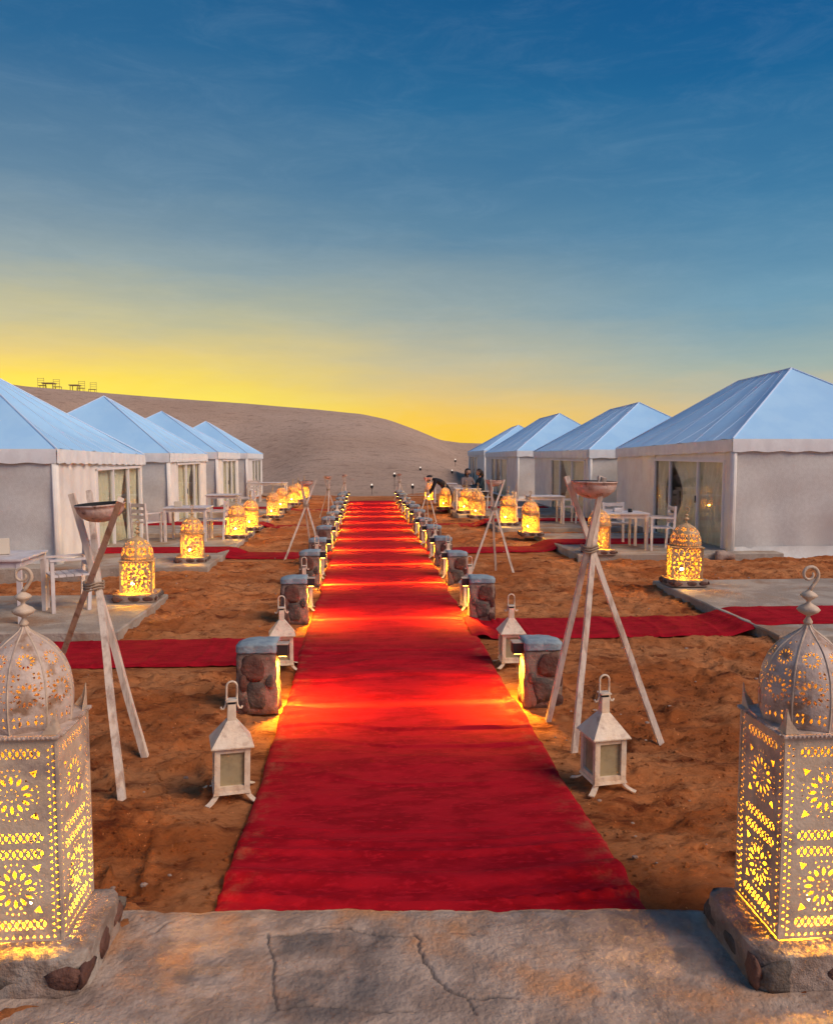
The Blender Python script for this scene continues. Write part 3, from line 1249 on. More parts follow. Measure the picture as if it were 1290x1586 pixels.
def stone_post(side):
    """side -1: left of the carpet; the lamp sits on the carpet side"""
    root = empty('lamp_post', (0, 0, 0))
    bm = bmesh.new()
    r = bmesh.ops.create_cube(bm, size=1)
    bmesh.ops.subdivide_edges(bm, edges=bm.edges[:], cuts=7, use_grid_fill=True)
    for v in bm.verts:
        x, y, z = v.co
        ax, ay = abs(x), abs(y)
        lim = .26
        outer = (x * side) > 0
        if ax > lim and ay > lim and outer:
            dx, dy = ax - lim, ay - lim
            k = max(dx, dy) / math.hypot(dx, dy)
            x, y = math.copysign(lim + dx * k, x), math.copysign(lim + dy * k, y)
        nz_ = .012 * math.sin(x * 11 + z * 9 + 1) * math.cos(y * 9 - z * 7)
        f = 1 + .06 * (.5 - z)
        v.co = Vector((x * POST_W * f + nz_, y * POST_D * f + nz_, (z + .5) * (POST_H - .05)))
    obj('post_body', bm, M_mortar, root, True)
    # cement cap, sloping off outwards
    bm = bmesh.new()
    r = bmesh.ops.create_cube(bm, size=1)
    bmesh.ops.subdivide_edges(bm, edges=bm.edges[:], cuts=7, use_grid_fill=True)
    for v in bm.verts:
        x, y, z = v.co
        ax, ay = abs(x), abs(y)
        lim = .25
        if ax > lim and ay > lim and x * side > 0:
            dx, dy = ax - lim, ay - lim
            k = max(dx, dy) / math.hypot(dx, dy)
            x, y = math.copysign(lim + dx * k, x), math.copysign(lim + dy * k, y)
        out = x * side          # -.5 .. .5 outward
        drop = .030 * max(0, (out - .05) / .45) ** 2 + .016 * max(0, (abs(y) - .35) / .15) ** 2
        zz_ = (z + .5) * .075
        if z > -.4:
            zz_ -= drop * (z + .5)
        v.co = Vector((x * (POST_W + .016), y * (POST_D + .02), POST_H - .062 + zz_ + .002 * math.sin(x * 30 + y * 20)))
    obj('cap', bm, M_cap, root, True)
    rr = random.Random(5 if side < 0 else 9)
    # stones in the face towards the step, the outside and the back
    spots = [(-.03, .74, .17, .19), (.0, .30, .15, .20), (-.105, .50, .06, .12), (.09, .52, .06, .09), (-.10, .14, .07, .09)]
    for face in (-1, 1):
        for i, (x, z, sw, sz) in enumerate(spots):
            bm = bmesh.new()
            rock_mesh(bm, (x + rr.uniform(-.012, .012)) * (1 if face < 0 else -1) * side * -1, face * (POST_D / 2 + .000 + .010 * (1 - z)),
                      z * (POST_H - .06) + .005, sw * 1.05, .030, sz * 1.05, 40 + i + face * 9 + (0 if side < 0 else 50), 2, rough=.26)
            obj('stone', bm, M_stone if i % 2 == 0 else M_stone2, root, True)
    for i, z in enumerate((.28, .72)):
        bm = bmesh.new()
        rock_mesh(bm, side * (POST_W / 2 - .003), .0, z * (POST_H - .06), .035, .15, .18, 70 + i, 2, rough=.16)
        obj('stone', bm, M_stone, root, True)
    # lamp box on the carpet side, open below
    xb = -side * (POST_W / 2 + .050)
    bm = bmesh.new()
    box(bm, xb, -.03, POST_H - .055, .085, .10, .085, .004)
    lb = obj('lamp_box', bm, M_dark, root)
    bm = bmesh.new()
    box(bm, xb, -.03, POST_H - .100, .060, .074, .004)
    obj('lens', bm, M_strip, lb)
    bm = bmesh.new()
    box(bm, xb, -.03, POST_H - .009, .095, .11, .007, .002)
    obj('lid', bm, M_metal, lb)
    ld = bpy.data.lights.new('lamp_light', 'SPOT')
    ld.energy = 110
    ld.color = (1, .50, .035)
    ld.spot_size = R(160)
    ld.spot_blend = .9
    ld.shadow_soft_size = .02
    lo = bpy.data.objects.new('lamp_light', ld)
    lo.location = (xb, -.03, POST_H - .115)
    lo.rotation_euler = (0, R(16) * side, 0)
    C.objects.link(lo)
    lo.parent = root
    # a second spot, added to draw a narrow line of light across the carpet
    ld = bpy.data.lights.new('slot_light', 'SPOT')
    ld.energy = 620
    ld.color = (1, .66, .03)
    ld.spot_size = R(112)
    ld.spot_blend = .9
    ld.shadow_soft_size = .012
    lo = bpy.data.objects.new('slot_light', ld)
    lo.location = (xb, -.03, POST_H - .12)
    lo.rotation_euler = (0, R(30) * side, 0)
    lo.scale = (1, .13, 1)
    C.objects.link(lo)
    lo.parent = root
    return root


POST_Y = [6.05, 9.2, 11.75, 13.75, 15.85, 17.95, 20.05, 22.2, 24.3, 26.35, 28.3, 30.6]
ORD = ['first', 'second', 'third', 'fourth', 'fifth', 'sixth', 'seventh', 'eighth', 'ninth', 'tenth', 'eleventh',
       'twelfth']
for side, sn in ((-1, 'left'), (1, 'right')):
    proto = stone_post(side)
    for i, y in enumerate(POST_Y):
        o = proto if i == 0 else copy_tree(proto)
        o.location = (side * (.97 + POST_W / 2) + random.uniform(-.012, .012), y + random.uniform(-.03, .03), -.01)
        o.rotation_euler = (0, 0, R(random.uniform(-3, 3)))
        o.scale = (1, 1, random.uniform(.95, 1.05))
        for ch in o.children:
            if ch.type == 'LIGHT':
                ch.data = ch.data.copy()
                if ch.name.startswith('slot'):
                    ch.data.energy = (230, 330)[i] if i < 2 else 620
                else:
                    ch.data.energy = 150 if i < 2 else 70
                ch.data.energy *= random.uniform(.85, 1.15)
        far = ('nearest' if i == 0 else 'farthest' if i == len(POST_Y) - 1 else ORD[i])
        tagp(o, f'{far} stone lamp post from the step on the {sn} edge of the red carpet', 'lamp post', 'stone lamp posts lining the carpet')


# ------------------------------------------------------------------ small white lanterns
def small_lantern():
    root = empty('small_lantern', (0, 0, 0))
    W = .20
    zb, zt = .055, .315
    bm = bmesh.new()
    frustum(bm, W + .012, W + .012, W + .004, W + .004, zb - .012, zb + .004)
    for sx in (-1, 1):
        for sy in (-1, 1):
            box(bm, sx * (W / 2 - .016), sy * (W / 2 - .016), (zb + zt) / 2, .032, .032, zt - zb)
    for s in (-1, 1):
        for zc, hh in ((zb + .018, .030), (zt - .016, .030)):
            box(bm, 0, s * (W / 2 - .014), zc, W - .064, .022, hh)
            box(bm, s * (W / 2 - .014), 0, zc, .022, W - .064, hh)
    obj('body_frame', bm, M_lant, root)
    bm = bmesh.new()
    for s in (-1, 1):
        box(bm, 0, s * (W / 2 - .022), (zb + zt) / 2, W - .062, .004, zt - zb - .06)
        box(bm, s * (W / 2 - .022), 0, (zb + zt) / 2, .004, W - .062, zt - zb - .06)
    obj('glass', bm, M_dust, root)
    bm = bmesh.new()
    frustum(bm, W + .040, W + .040, W + .040, W + .040, zt, zt + .007)
    frustum(bm, W + .038, W + .038, .056, .056, zt + .0072, zt + .135)
    obj('roof', bm, M_lant, root)
    bm = bmesh.new()
    zn = zt + .135
    frustum(bm, .050, .050, .046, .046, zn, zn + .095)
    frustum(bm, .066, .066, .066, .066, zn + .112, zn + .120)
    obj('chimney', bm, M_lant, root)
    bm = bmesh.new()
    box(bm, 0, 0, zn + .1035, .040, .040, .016)
    obj('vent', bm, M_dark, root)
    # hook handle
    bm = bmesh.new()
    pts = []
    zh = zn + .195
    for i in range(13):
        a = PI * i / 12
        pts.append((.030 * math.cos(a), 0, zh + .030 * math.sin(a)))
    pts = [(.062, 0, zn + .078), (.056, 0, zn + .064), (.044, 0, zn + .066), (.033, 0, zn + .088), (.030, 0, zn + .13)] + pts + [
        (-.030, 0, zn + .13), (-.033, 0, zn + .088), (-.044, 0, zn + .066), (-.056, 0, zn + .064), (-.062, 0, zn + .078)]
    tube(bm, pts, .0062, 7)
    obj('handle', bm, M_lant, root, True)
    for sx in (-1, 1):
        for sy in (-1, 1):
            bm = bmesh.new()
            prev = None
            for t in range(6):
                k = t / 5
                o_ = W / 2 - .02 + .062 * k ** 1.3
                z = zb - .006 - .050 * (1 - (1 - k) ** 1.6)
                wv = .017
                c_ = Vector((sx * o_, sy * o_, z))
                perp = Vector((-sy, sx, 0)).normalized() * wv
                up = Vector((0, 0, .006))
                ring = [bm.verts.new(c_ - perp), bm.verts.new(c_ + perp), bm.verts.new(c_ + perp + up), bm.verts.new(c_ - perp + up)]
                if prev:
                    for q in range(4):
                        bm.faces.new((prev[q], prev[(q + 1) % 4], ring[(q + 1) % 4], ring[q]))
                else:
                    bm.faces.new(ring[::-1])
                prev = ring
            bm.faces.new(prev)
            obj('foot', bm, M_lant, root)
    return root


SL_Y = [(4.48, 4.47), (7.2, 7.15), (9.9, 9.85), (12.5, 12.45), (16.4, 14.75), (18.6, 16.9), (21.8, 19.1), (24.6, 23.4), (27.2, 26.0)]
sl = small_lantern()
first = True
for k, (yl, yr) in enumerate(SL_Y):
    for side, sn, y in ((-1, 'left', yl), (1, 'right', yr)):
        o = sl if first else copy_tree(sl)
        first = False
        lx = (-1.075 if side < 0 else 1.145) if k == 0 else side * (1.0 if k in (1,) else 1.06)
        if k == 1:
            lx = side * 1.06 + (-.0 if side < 0 else .03)
        o.location = (lx, y, .0)
        o.rotation_euler = (0, 0, R((-14 if side < 0 else 9) if k == 0 else random.uniform(-10, 10)))
        if k == 0 and side < 0:
            o.rotation_euler = (R(0), R(1.5), R(14))
        tagp(o, f'{"nearest" if k == 0 else ORD[k]} small cream hooked lantern from the step, {sn} of the carpet', 'lantern',
             'small cream lanterns along the carpet')


# ------------------------------------------------------------------ tripods with fire bowls
def tripod(feet, cross, top_r, top_z, label, thick=.050, parts=True):
    cx = sum(f[0] for f in feet) / 3
    cy = sum(f[1] for f in feet) / 3
    root = empty('tripod_stand', (cross[0], cross[1], 0), 0, label, 'tripod', 'wooden tripods holding fire bowls')
    X = Vector((cross[0], cross[1], cross[2]))
    tops = []
    for i, f in enumerate(feet):
        F = Vector((f[0], f[1], -.03)) - Vector((X.x, X.y, 0))
        ang = math.atan2(F.y, F.x)
        off = Vector((math.cos(ang + PI / 2), math.sin(ang + PI / 2), 0)) * thick * .62
        Cc = Vector((0, 0, X.z)) + off
        d = (Cc - F).normalized()
        tgt = F + (Cc - F) * ((top_z - F.z) / (Cc.z - F.z))
        bm = bmesh.new()
        # slightly crooked pole: two straight stretches meeting at the lashing
        n = 12
        pts = []
        for q in range(n + 1):
            t = q / n
            p = F.lerp(tgt, t)
            pts.append(p + Vector((.002 * math.sin(q * 1.3 + i), .002 * math.cos(q * 1.1 + i), 0)))
        rad_ = [thick * .58 * (1 - .12 * q / n) for q in range(n + 1)]
        tube(bm, pts, rad_, 4)
        obj('pole', bm, M_wood, root)
        tops.append(tgt)
    bm = bmesh.new()
    for q in range(3):
        pts = [(math.cos(a * PI / 8) * thick * 1.25, math.sin(a * PI / 8) * thick * 1.25, X.z - .03 + q * .018 + .008 * math.sin(a)) for a in range(17)]
        tube(bm, pts, .007, 5)
    obj('lashing', bm, M_rope, root)
    return root


def fire_bowl(x, y, z, r, label, tilt=(0, 0)):
    bm = bmesh.new()
    pr_ = []
    depth = r * .72
    for i in range(9):
        a = i / 8 * PI / 2
        pr_.append((r * math.sin(a) ** .9 if i else 0, -depth * math.cos(a)))
    lathe(bm, pr_ + [(r * 1.03, .0), (r * 1.03, .012)], 24, mi=0)
    inner = [(r * .96, .012)] + [((r - .012) * math.sin(a) if a > 0 else 0, -(depth - .02) * math.cos(a) - .0) for a in
                                 [PI / 2 * (8 - i) / 8 for i in range(9)]]
    lathe(bm, [(r * 1.03, .012)] + inner, 24, mi=1)
    me = bpy.data.meshes.new('fire_bowl')
    bmesh.ops.remove_doubles(bm, verts=bm.verts, dist=1e-5)
    bmesh.ops.recalc_face_normals(bm, faces=bm.faces)
    bm.to_mesh(me)
    bm.free()
    me.materials.append(M_bowl)
    me.materials.append(M_soot)
    me.shade_smooth()
    o = link('fire_bowl', me)
    o.location = (x, y, z)
    o.rotation_euler = (R(tilt[0]), R(tilt[1]), 0)
    tagp(o, label, 'bowl', 'metal bowls on the tripods')
    return o


g = lambda px, py: tuple(G(px, py))
# nearest pair, measured each on its own
tripod([g(190, 1240), g(226, 1170), (-2.88, 6.3, 0)], (-2.07, 5.2, 1.14), .19, 1.73,
       'nearest left wooden tripod, leaning beside the big lantern', .050)
fire_bowl(-1.98, 5.1, 1.665, .150, 'worn white bowl with sooty inside on the nearest left tripod', (2, -3))
tripod([g(848, 1113), g(888, 1166), g(1024, 1148)], (1.33, 5.45, 1.33), .175, 1.83,
       'nearest right wooden tripod, standing on the sand behind a small lantern', .048)
fire_bowl(1.355, 5.45, 1.79, .160, 'rust-spotted white bowl on the nearest right tripod', (0, 1))


def tripod_at(px, py, h, label, blabel, spread, rz=0, squash=1):
    c = G(px, py)
    feet = []
    for k in range(3):
        a = rz + k * 2 * PI / 3
        feet.append((c.x + spread * math.cos(a), c.y + spread * math.sin(a), 0))
    tripod(feet, (c.x, c.y, h * .70), .15 * h / 1.6, h, label, .042)
    fire_bowl(c.x, c.y, h - .015, .145 * h / 1.6, blabel)


tripod_at(475, 869, 1.50, 'second left wooden tripod from the step, pale poles against the sand', 'reddish bowl on the second left tripod', .44, R(200))
tripod_at(764, 886, 1.56, 'second right wooden tripod from the step, pale poles in front of lanterns', 'dark-rimmed bowl on the second right tripod', .42, R(75))
tripod_at(509, 805, 1.32, 'third left wooden tripod from the step', 'small bowl on the third left tripod', .34, R(30))
tripod_at(662, 807, 1.30, 'third right wooden tripod from the step', 'small bowl on the third right tripod', .32, R(80))
tripod_at(534, 777, 1.12, 'farthest left wooden tripod at the foot of the dune', 'tiny bowl on the farthest left tripod', .28, R(50))
tripod_at(619, 775, 1.14, 'farthest right wooden tripod at the foot of the dune', 'tiny bowl on the farthest right tripod', .30, R(20))

# ------------------------------------------------------------------ glowing lanterns in front of the tents
MID = [  # px, py of the foot, scale, place, what is under it
    (208, 919, 1.02, 'nearest of the left row, on a stone block behind the tripod', 'L'),
    (295, 862, .98, 'second of the left row, in front of a white table', 'L'),
    (366, 827, .95, 'third of the left row, side by side with the fourth', 'L'),
    (388, 815, .95, 'fourth of the left row, just behind the third', 'L'),
    (422, 797, .95, 'fifth of the left row', 'L'), (436, 786, .95, 'sixth of the left row', 'L'),
    (453, 778, .93, 'seventh of the left row', 'L'), (461, 773, .93, 'eighth of the left row', 'L'),
    (471, 769, .95, 'last of the left row, beside the second tripod', 'L'),
    (1066, 896, 1.10, 'nearest of the right row, at the pad corner before the tent', 'R'),
    (931, 850, 1.04, 'seen between the poles of the nearest right tripod', 'R'),
    (824, 823, 1.0, 'third of the right row, at the corner of the table pad', 'R'),
    (788, 808, 1.0, 'fourth of the right row, behind the second tripod', 'R'),
    (741, 797, 1.0, 'fifth of the right row, close beside the sixth', 'R'),
    (723, 790, 1.0, 'sixth of the right row, nearest to the seated people', 'R'),
    (690, 784, .90, 'seventh of the right row, beside the crouching person', 'R'),
    (667, 773, .95, 'last of the right row, behind the third tripod', 'R')]
midp = None
blk = None
for i, (px, py, s, wh, sd_) in enumerate(MID):
    padz = .09 if sd_ == 'L' else .12
    bh = .105
    c = G(px, py, padz + bh)
    c.y += .0
    # block
    w = .52 * s
    if i == 0 or blk is None:
        blk = stone_plinth(0, 0, .54, .50, bh, '', 21, 0, M=M_plinth, big=False)
        b = blk
    else:
        b = copy_tree(blk)
    b.location = (c.x, c.y + .17, padz - .004)
    b.rotation_euler = (0, 0, R(random.uniform(-6, 6)))
    tagp(b, 'low stone block under the glowing lantern, ' + wh.split(',')[0], 'plinth', 'stone blocks under the glowing lanterns')
    if midp is None:
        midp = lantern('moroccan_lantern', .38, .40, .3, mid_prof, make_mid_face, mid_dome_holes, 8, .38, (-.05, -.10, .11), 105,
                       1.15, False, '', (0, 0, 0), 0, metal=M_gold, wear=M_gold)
        o = midp
    else:
        o = copy_tree(midp)
    o.scale = (s, s, s)
    o.location = (c.x, c.y + .17, padz + bh)
    o.rotation_euler = (R(random.uniform(-1.2, 1.2)), R(random.uniform(-1.2, 1.2)), R((-16 if sd_ == 'R' else 14) + random.uniform(-9, 9)))
    for ch in o.children:
        if ch.type == 'LIGHT' and o is not midp:
            ch.data = ch.data.copy()
            ch.data.energy *= random.uniform(.65, 1.35)
    tagp(o, 'glowing pierced metal lantern, ' + wh, 'lantern', 'glowing lanterns in front of the tents')


# ------------------------------------------------------------------ tents
def sheet(bm, A, B, Cc, D, nu, nv, disp=None, mi=0):
    """bilinear sheet A-B (bottom) D-C (top), displaced along its normal by disp(u, v)"""
    A, B, Cc, D = map(Vector, (A, B, Cc, D))
    nrm_ = (B - A).cross(D - A)
    if nrm_.length < 1e-6:
        nrm_ = (B - A).cross(Cc - A)
    nrm_.normalize()
    rows = []
    for j in range(nv + 1):
        v = j / nv
        row = []
        for i in range(nu + 1):
            u = i / nu
            p = (A.lerp(B, u)).lerp(D.lerp(Cc, u), v)
            if disp:
                p = p + nrm_ * disp(u, v)
            row.append(bm.verts.new(p))
        rows.append(row)
    for j in range(nv):
        for i in range(nu):
            q = (rows[j][i], rows[j][i + 1], rows[j + 1][i + 1], rows[j + 1][i])
            if len(set(tuple(round(c_, 6) for c_ in v.co) for v in q)) > 3:
                bm.faces.new(q).material_index = mi
            else:
                qq = []
                for v in q:
                    if all((v.co - w_.co).length > 1e-6 for w_ in qq):
                        qq.append(v)
                if len(qq) == 3:
                    bm.faces.new(qq).material_index = mi


def tent(side, xf, y0, y1, hw, zr, ze0, ze1, label, glaz, zb=0.0, seed=0, glass_y=None):
    """side +1: right row (doors face -x). xf: plane of the doors; body runs outward"""
    root = empty('tent', (xf, y0, zb), 0, label, 'tent', 'white canvas tents in two rows')
    L = y1 - y0
    Wd = 2 * hw
    rr = random.Random(seed)
    s = side
    z0, z1 = ze0 - zb, ze1 - zb
    zr = zr - zb
    ov = .05                                   # eaves overhang
    e = lambda x, y, z: Vector((s * x, y, z))
    sb = 2.2
    # roof: four slopes with rafters showing through
    F0, F1 = e(-ov, -ov, z0), e(-ov, L + ov, z1)
    B0, B1 = e(Wd + ov, -ov, z0), e(Wd + ov, L + ov, z1)
    R0, R1 = e(hw, sb, zr), e(hw, L - sb, zr - .06)
    bm = bmesh.new()

    def rafters(u, v):
        k = abs(((u * 4.0) % 1.0) - .5) * 2
        return -.085 * (1 - k ** 3) * math.sin(PI * v) + .012 * math.sin(u * 60 + v * 9 + seed) * (1 - v) ** 3 + .008 * math.sin(u * 23 + 5 * v)
    front = (lambda u, v: rafters(u, v)) if s > 0 else (lambda u, v: -rafters(u, v))
    sheet(bm, F0, F1, R1, R0, 64, 18, (lambda u, v: -front(u, v)) if s > 0 else (lambda u, v: -front(u, v)))
    sheet(bm, B1, B0, R0, R1, 24, 8)

    def endsag(u, v):
        return -.035 * math.sin(PI * v) * math.sin(PI * u) * (1 if s > 0 else -1)
    sheet(bm, B0, F0, R0, R0, 24, 12, lambda u, v: -endsag(u, v))
    sheet(bm, F1, B1, R1, R1, 24, 12, lambda u, v: endsag(u, v))
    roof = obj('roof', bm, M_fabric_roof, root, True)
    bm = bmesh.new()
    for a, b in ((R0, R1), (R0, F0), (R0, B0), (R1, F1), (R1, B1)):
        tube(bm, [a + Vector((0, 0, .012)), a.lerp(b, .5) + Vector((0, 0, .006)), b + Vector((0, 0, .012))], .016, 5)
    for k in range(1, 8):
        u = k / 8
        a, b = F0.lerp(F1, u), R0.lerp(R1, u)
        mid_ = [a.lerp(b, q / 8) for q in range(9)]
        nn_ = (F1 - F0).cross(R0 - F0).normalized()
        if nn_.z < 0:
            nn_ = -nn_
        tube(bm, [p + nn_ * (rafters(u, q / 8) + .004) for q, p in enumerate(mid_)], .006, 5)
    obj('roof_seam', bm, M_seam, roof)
    # valance, scalloped by the lacing
    bm = bmesh.new()
    vh = .24

    def wav(a, b, n, amp):
        a, b = Vector(a), Vector(b)
        d = (b - a).normalized()
        nn_ = d.cross(Vector((0, 0, 1)))
        prev = None
        for i in range(n + 1):
            p = a.lerp(b, i / n)
            k = math.sin(i * 1.9 + seed) * math.sin(i * .57)
            top = bm.verts.new(p + Vector((0, 0, .004)) + nn_ * .004)
            mid = bm.verts.new(p + nn_ * (amp * .5 * k + .012) - Vector((0, 0, vh * .3)))
            lowz = vh + .012 * math.sin(i * .9)
            bot = bm.verts.new(p + nn_ * (amp * k + .008) - Vector((0, 0, lowz)))
            if prev:
                bm.faces.new((prev[0], top, mid, prev[1]))
                bm.faces.new((prev[1], mid, bot, prev[2]))
            prev = (top, mid, bot)
    wav(F0, F1, 90, .030) if s < 0 else wav(F1, F0, 90, .030)
    wav(B0, F0, 60, .010) if s < 0 else wav(F0, B0, 60, .010)
    wav(F1, B1, 20, .010)
    obj('valance', bm, M_valance, root, True)
    # end wall towards the step and far end wall
    lo = ze0 - .06 - zb

    def cloth(u, v):
        return .026 * math.sin(u * 31 + seed + 2 * v) * (1 - v) ** 2 + .010 * math.sin(u * 9 - v * 17 + seed) + .012 * math.sin(u * 13 + v * 5) + .02 * math.sin(PI * u) * math.sin(PI * v)
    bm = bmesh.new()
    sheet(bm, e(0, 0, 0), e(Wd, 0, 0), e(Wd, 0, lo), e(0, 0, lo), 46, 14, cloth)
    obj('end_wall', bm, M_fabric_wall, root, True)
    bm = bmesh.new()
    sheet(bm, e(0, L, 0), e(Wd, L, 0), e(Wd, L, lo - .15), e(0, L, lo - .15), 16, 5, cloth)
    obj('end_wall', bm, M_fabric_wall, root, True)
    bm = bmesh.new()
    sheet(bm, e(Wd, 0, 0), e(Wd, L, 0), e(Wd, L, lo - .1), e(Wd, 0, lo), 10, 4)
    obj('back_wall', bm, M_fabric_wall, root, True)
    # ground flap
    bm = bmesh.new()
    prev = None
    for i in range(41):
        u = i / 40
        x = Wd * u - .03
        a = bm.verts.new(e(x, -.02 - .01 * math.sin(i * 1.7), .20))
        b = bm.verts.new(e(x, -.07 - .02 * math.sin(i * 1.1), .02 + .012 * math.sin(i * .7)))
        c_ = bm.verts.new(e(x, -.16 - .04 * math.sin(i * .8), -.02))
        if prev:
            bm.faces.new((prev[0], a, b, prev[1]))
            bm.faces.new((prev[1], b, c_, prev[2]))
        prev = (a, b, c_)
    obj('ground_flap', bm, M_fabric_wall, root, True)
    # glazed front: canvas panels, frames, panes and curtains
    ga, gb = glaz[0], glaz[-1]
    top = min(z0, z1) - vh - .02
    gt = top - .02
    bm = bmesh.new()

    def pleat(u, v):
        return .012 * math.sin(u * 26 + seed) + .006 * math.sin(u * 61)
    if ga > .12:
        sheet(bm, e(0, 0, 0), e(0, ga, 0), e(0, ga, z0 - .05), e(0, 0, z0 - .05), 24, 6, pleat)
    if gb < L - .08:
        sheet(bm, e(0, gb, 0), e(0, L, 0), e(0, L, z1 - .03), e(0, gb, z1 - .05), 30, 6, pleat)
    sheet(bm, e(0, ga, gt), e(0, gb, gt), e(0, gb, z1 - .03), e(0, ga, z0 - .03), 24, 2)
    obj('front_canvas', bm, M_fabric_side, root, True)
    # corner pleats
    bm = bmesh.new()
    for i in range(5):
        a = i / 4 * PI / 2
        p = e(.03 - .05 * math.cos(a), .03 - .05 * math.sin(a), 0)
        tube(bm, [p + e(-.05, -.05, .0), p + e(-.012, -.012, z0 * .5), p + Vector((0, 0, z0 - .08))], [.045, .03, .026], 6)
    obj('corner_fold', bm, M_fabric_side, root, True)
    fw = .055
    bm = bmesh.new()
    zb_ = .06
    for k, y in enumerate(glaz):
        bar(bm, e(-.01, y, zb_ - .04), e(-.01, y, gt), fw, fw)
    bar(bm, e(-.012, ga - fw / 2, zb_ - .01), e(-.012, gb + fw / 2, zb_ - .01), fw + .01, .07)
    bar(bm, e(-.012, ga - fw / 2, gt + .002), e(-.012, gb + fw / 2, gt + .002), fw + .01, .05)
    fr = obj('door_frame', bm, M_frame, root)
    for a, b in zip(glaz, glaz[1:]):
        bm = bmesh.new()
        box(bm, s * .004, (a + b) / 2, (zb_ + gt) / 2, .008, b - a - fw - .004, gt - zb_ - .05)
        obj('pane', bm, M_glass, fr)
    hb = bmesh.new()
    yh = glaz[1] + fw / 2
    bar(hb, e(-.05, yh, .95), e(-.05, yh, 1.10), .02)
    obj('handle', hb, M_dark, fr)
    # curtains, gathered
    for ci, (a, b) in enumerate(zip(glaz, glaz[1:])):
        if b - a < .3:
            continue
        bm = bmesh.new()
        nu_, nv_ = 40, 14
        rows = []
        gather = rr.uniform(.15, .5)
        for j in range(nv_ + 1):
            v = j / nv_
            pull = gather * math.sin(PI * min(1, (1 - v) * 1.15)) ** 1.4
            row = []
            for i in range(nu_ + 1):
                u = i / nu_
                y = a + (b - a) * (u if ci % 2 else 1 - u) * (1 - pull if ci % 2 else 1 - pull) + ((b - a) * pull if (ci % 2 == 0) else 0)
                if ci % 2 == 0:
                    y = b - (b - a) * u * (1 - pull)
                else:
                    y = a + (b - a) * u * (1 - pull)
                x = .16 + .035 * math.sin(u * 34 + ci) + .012 * math.sin(u * 61 + v * 6)
                row.append(bm.verts.new(e(x - .07, y, .08 + (gt - .10) * v)))
            rows.append(row)
        for j in range(nv_):
            for i in range(nu_):
                bm.faces.new((rows[j][i], rows[j][i + 1], rows[j + 1][i + 1], rows[j + 1][i]))
        obj('curtain', bm, M_curtain, root, True)
    bm = bmesh.new()
    box(bm, s * Wd / 2, L / 2, -.03, Wd - .06, L - .06, .16)
    obj('floor', bm, M_floor, root)
    return root


TR = [(6.77, 14.46, 21.3, 2.32, 3.86, 2.27, 2.12, [.35, 1.55, 3.05, 4.0], 'nearest white tent on the right with tall glazed doors and beige curtains', 0.0),
      (6.22, 22.1, 29.4, 2.2, 3.60, 2.10, 2.06, [.5, 1.9, 3.4, 4.6], 'second white tent in the right row', 0.0),
      (6.07, 32.0, 40.4, 2.3, 3.76, 2.10, 2.02, [2.3, 4.0, 5.3, 6.6], 'third white tent in the right row, with a four-part glazed front', 0.0),
      (6.22, 42.0, 48.5, 2.3, 3.60, 2.15, 2.08, [2.5, 3.6, 4.8, 5.8], 'farthest white tent in the right row', 0.0)]
for i, (xf, y0, y1, hw, zr, a, b, gl_, lb, zb) in enumerate(TR):
    tent(1, xf, y0, y1, hw, zr, a, b, lb, gl_, zb, 11 + i * 3)
TL = [(-5.58, 13.7, 18.9, 2.35, 3.66, 2.07, 1.96, [2.0, 3.0, 4.05, 4.95], 'nearest white tent on the left, cut by the edge of the photo', -.15),
      (-5.58, 21.4, 26.4, 2.36, 3.67, 2.0, 1.97, [.9, 2.0, 3.1, 3.9], 'second white tent in the left row, with lantern reflections in its doors', -.15),
      (-5.58, 28.3, 33.1, 2.45, 3.60, 2.04, 2.0, [1.0, 2.0, 3.0, 4.0], 'third white tent in the left row', -.15),
      (-5.58, 35.3, 40.6, 2.2, 3.50, 2.0, 1.95, [1.6, 2.6, 3.6, 4.7], 'farthest white tent in the left row', -.15)]
for i, (xf, y0, y1, hw, zr, a, b, gl_, lb, zb) in enumerate(TL):
    tent(-1, xf, y0, y1, hw, zr, a, b, lb, gl_, zb, 31 + i * 3)


# ------------------------------------------------------------------ tables and chairs
def table(x, y, z, w, d, h, rz, label):
    root = empty('table', (x, y, z), rz, label, 'table')
    bm = bmesh.new()
    n = 5
    for i in range(n):
        box(bm, -w / 2 + w * (i + .5) / n, 0, h - .014, w / n - .006, d, .026, .003)
    obj('tabletop', bm, M_white, root)
    bm = bmesh.new()
    for sx in (-1, 1):
        box(bm, sx * (w / 2 - .05), 0, h - .065, .022, d - .12, .07)
        box(bm, 0, sx * (d / 2 - .05), h - .065, w - .12, .022, .07)
    obj('apron', bm, M_white, root)
    for sx in (-1, 1):
        for sy in (-1, 1):
            bm = bmesh.new()
            box(bm, sx * (w / 2 - .05), sy * (d / 2 - .05), (h - .03) / 2, .05, .05, h - .03)
            obj('leg', bm, M_white, root)
    return root


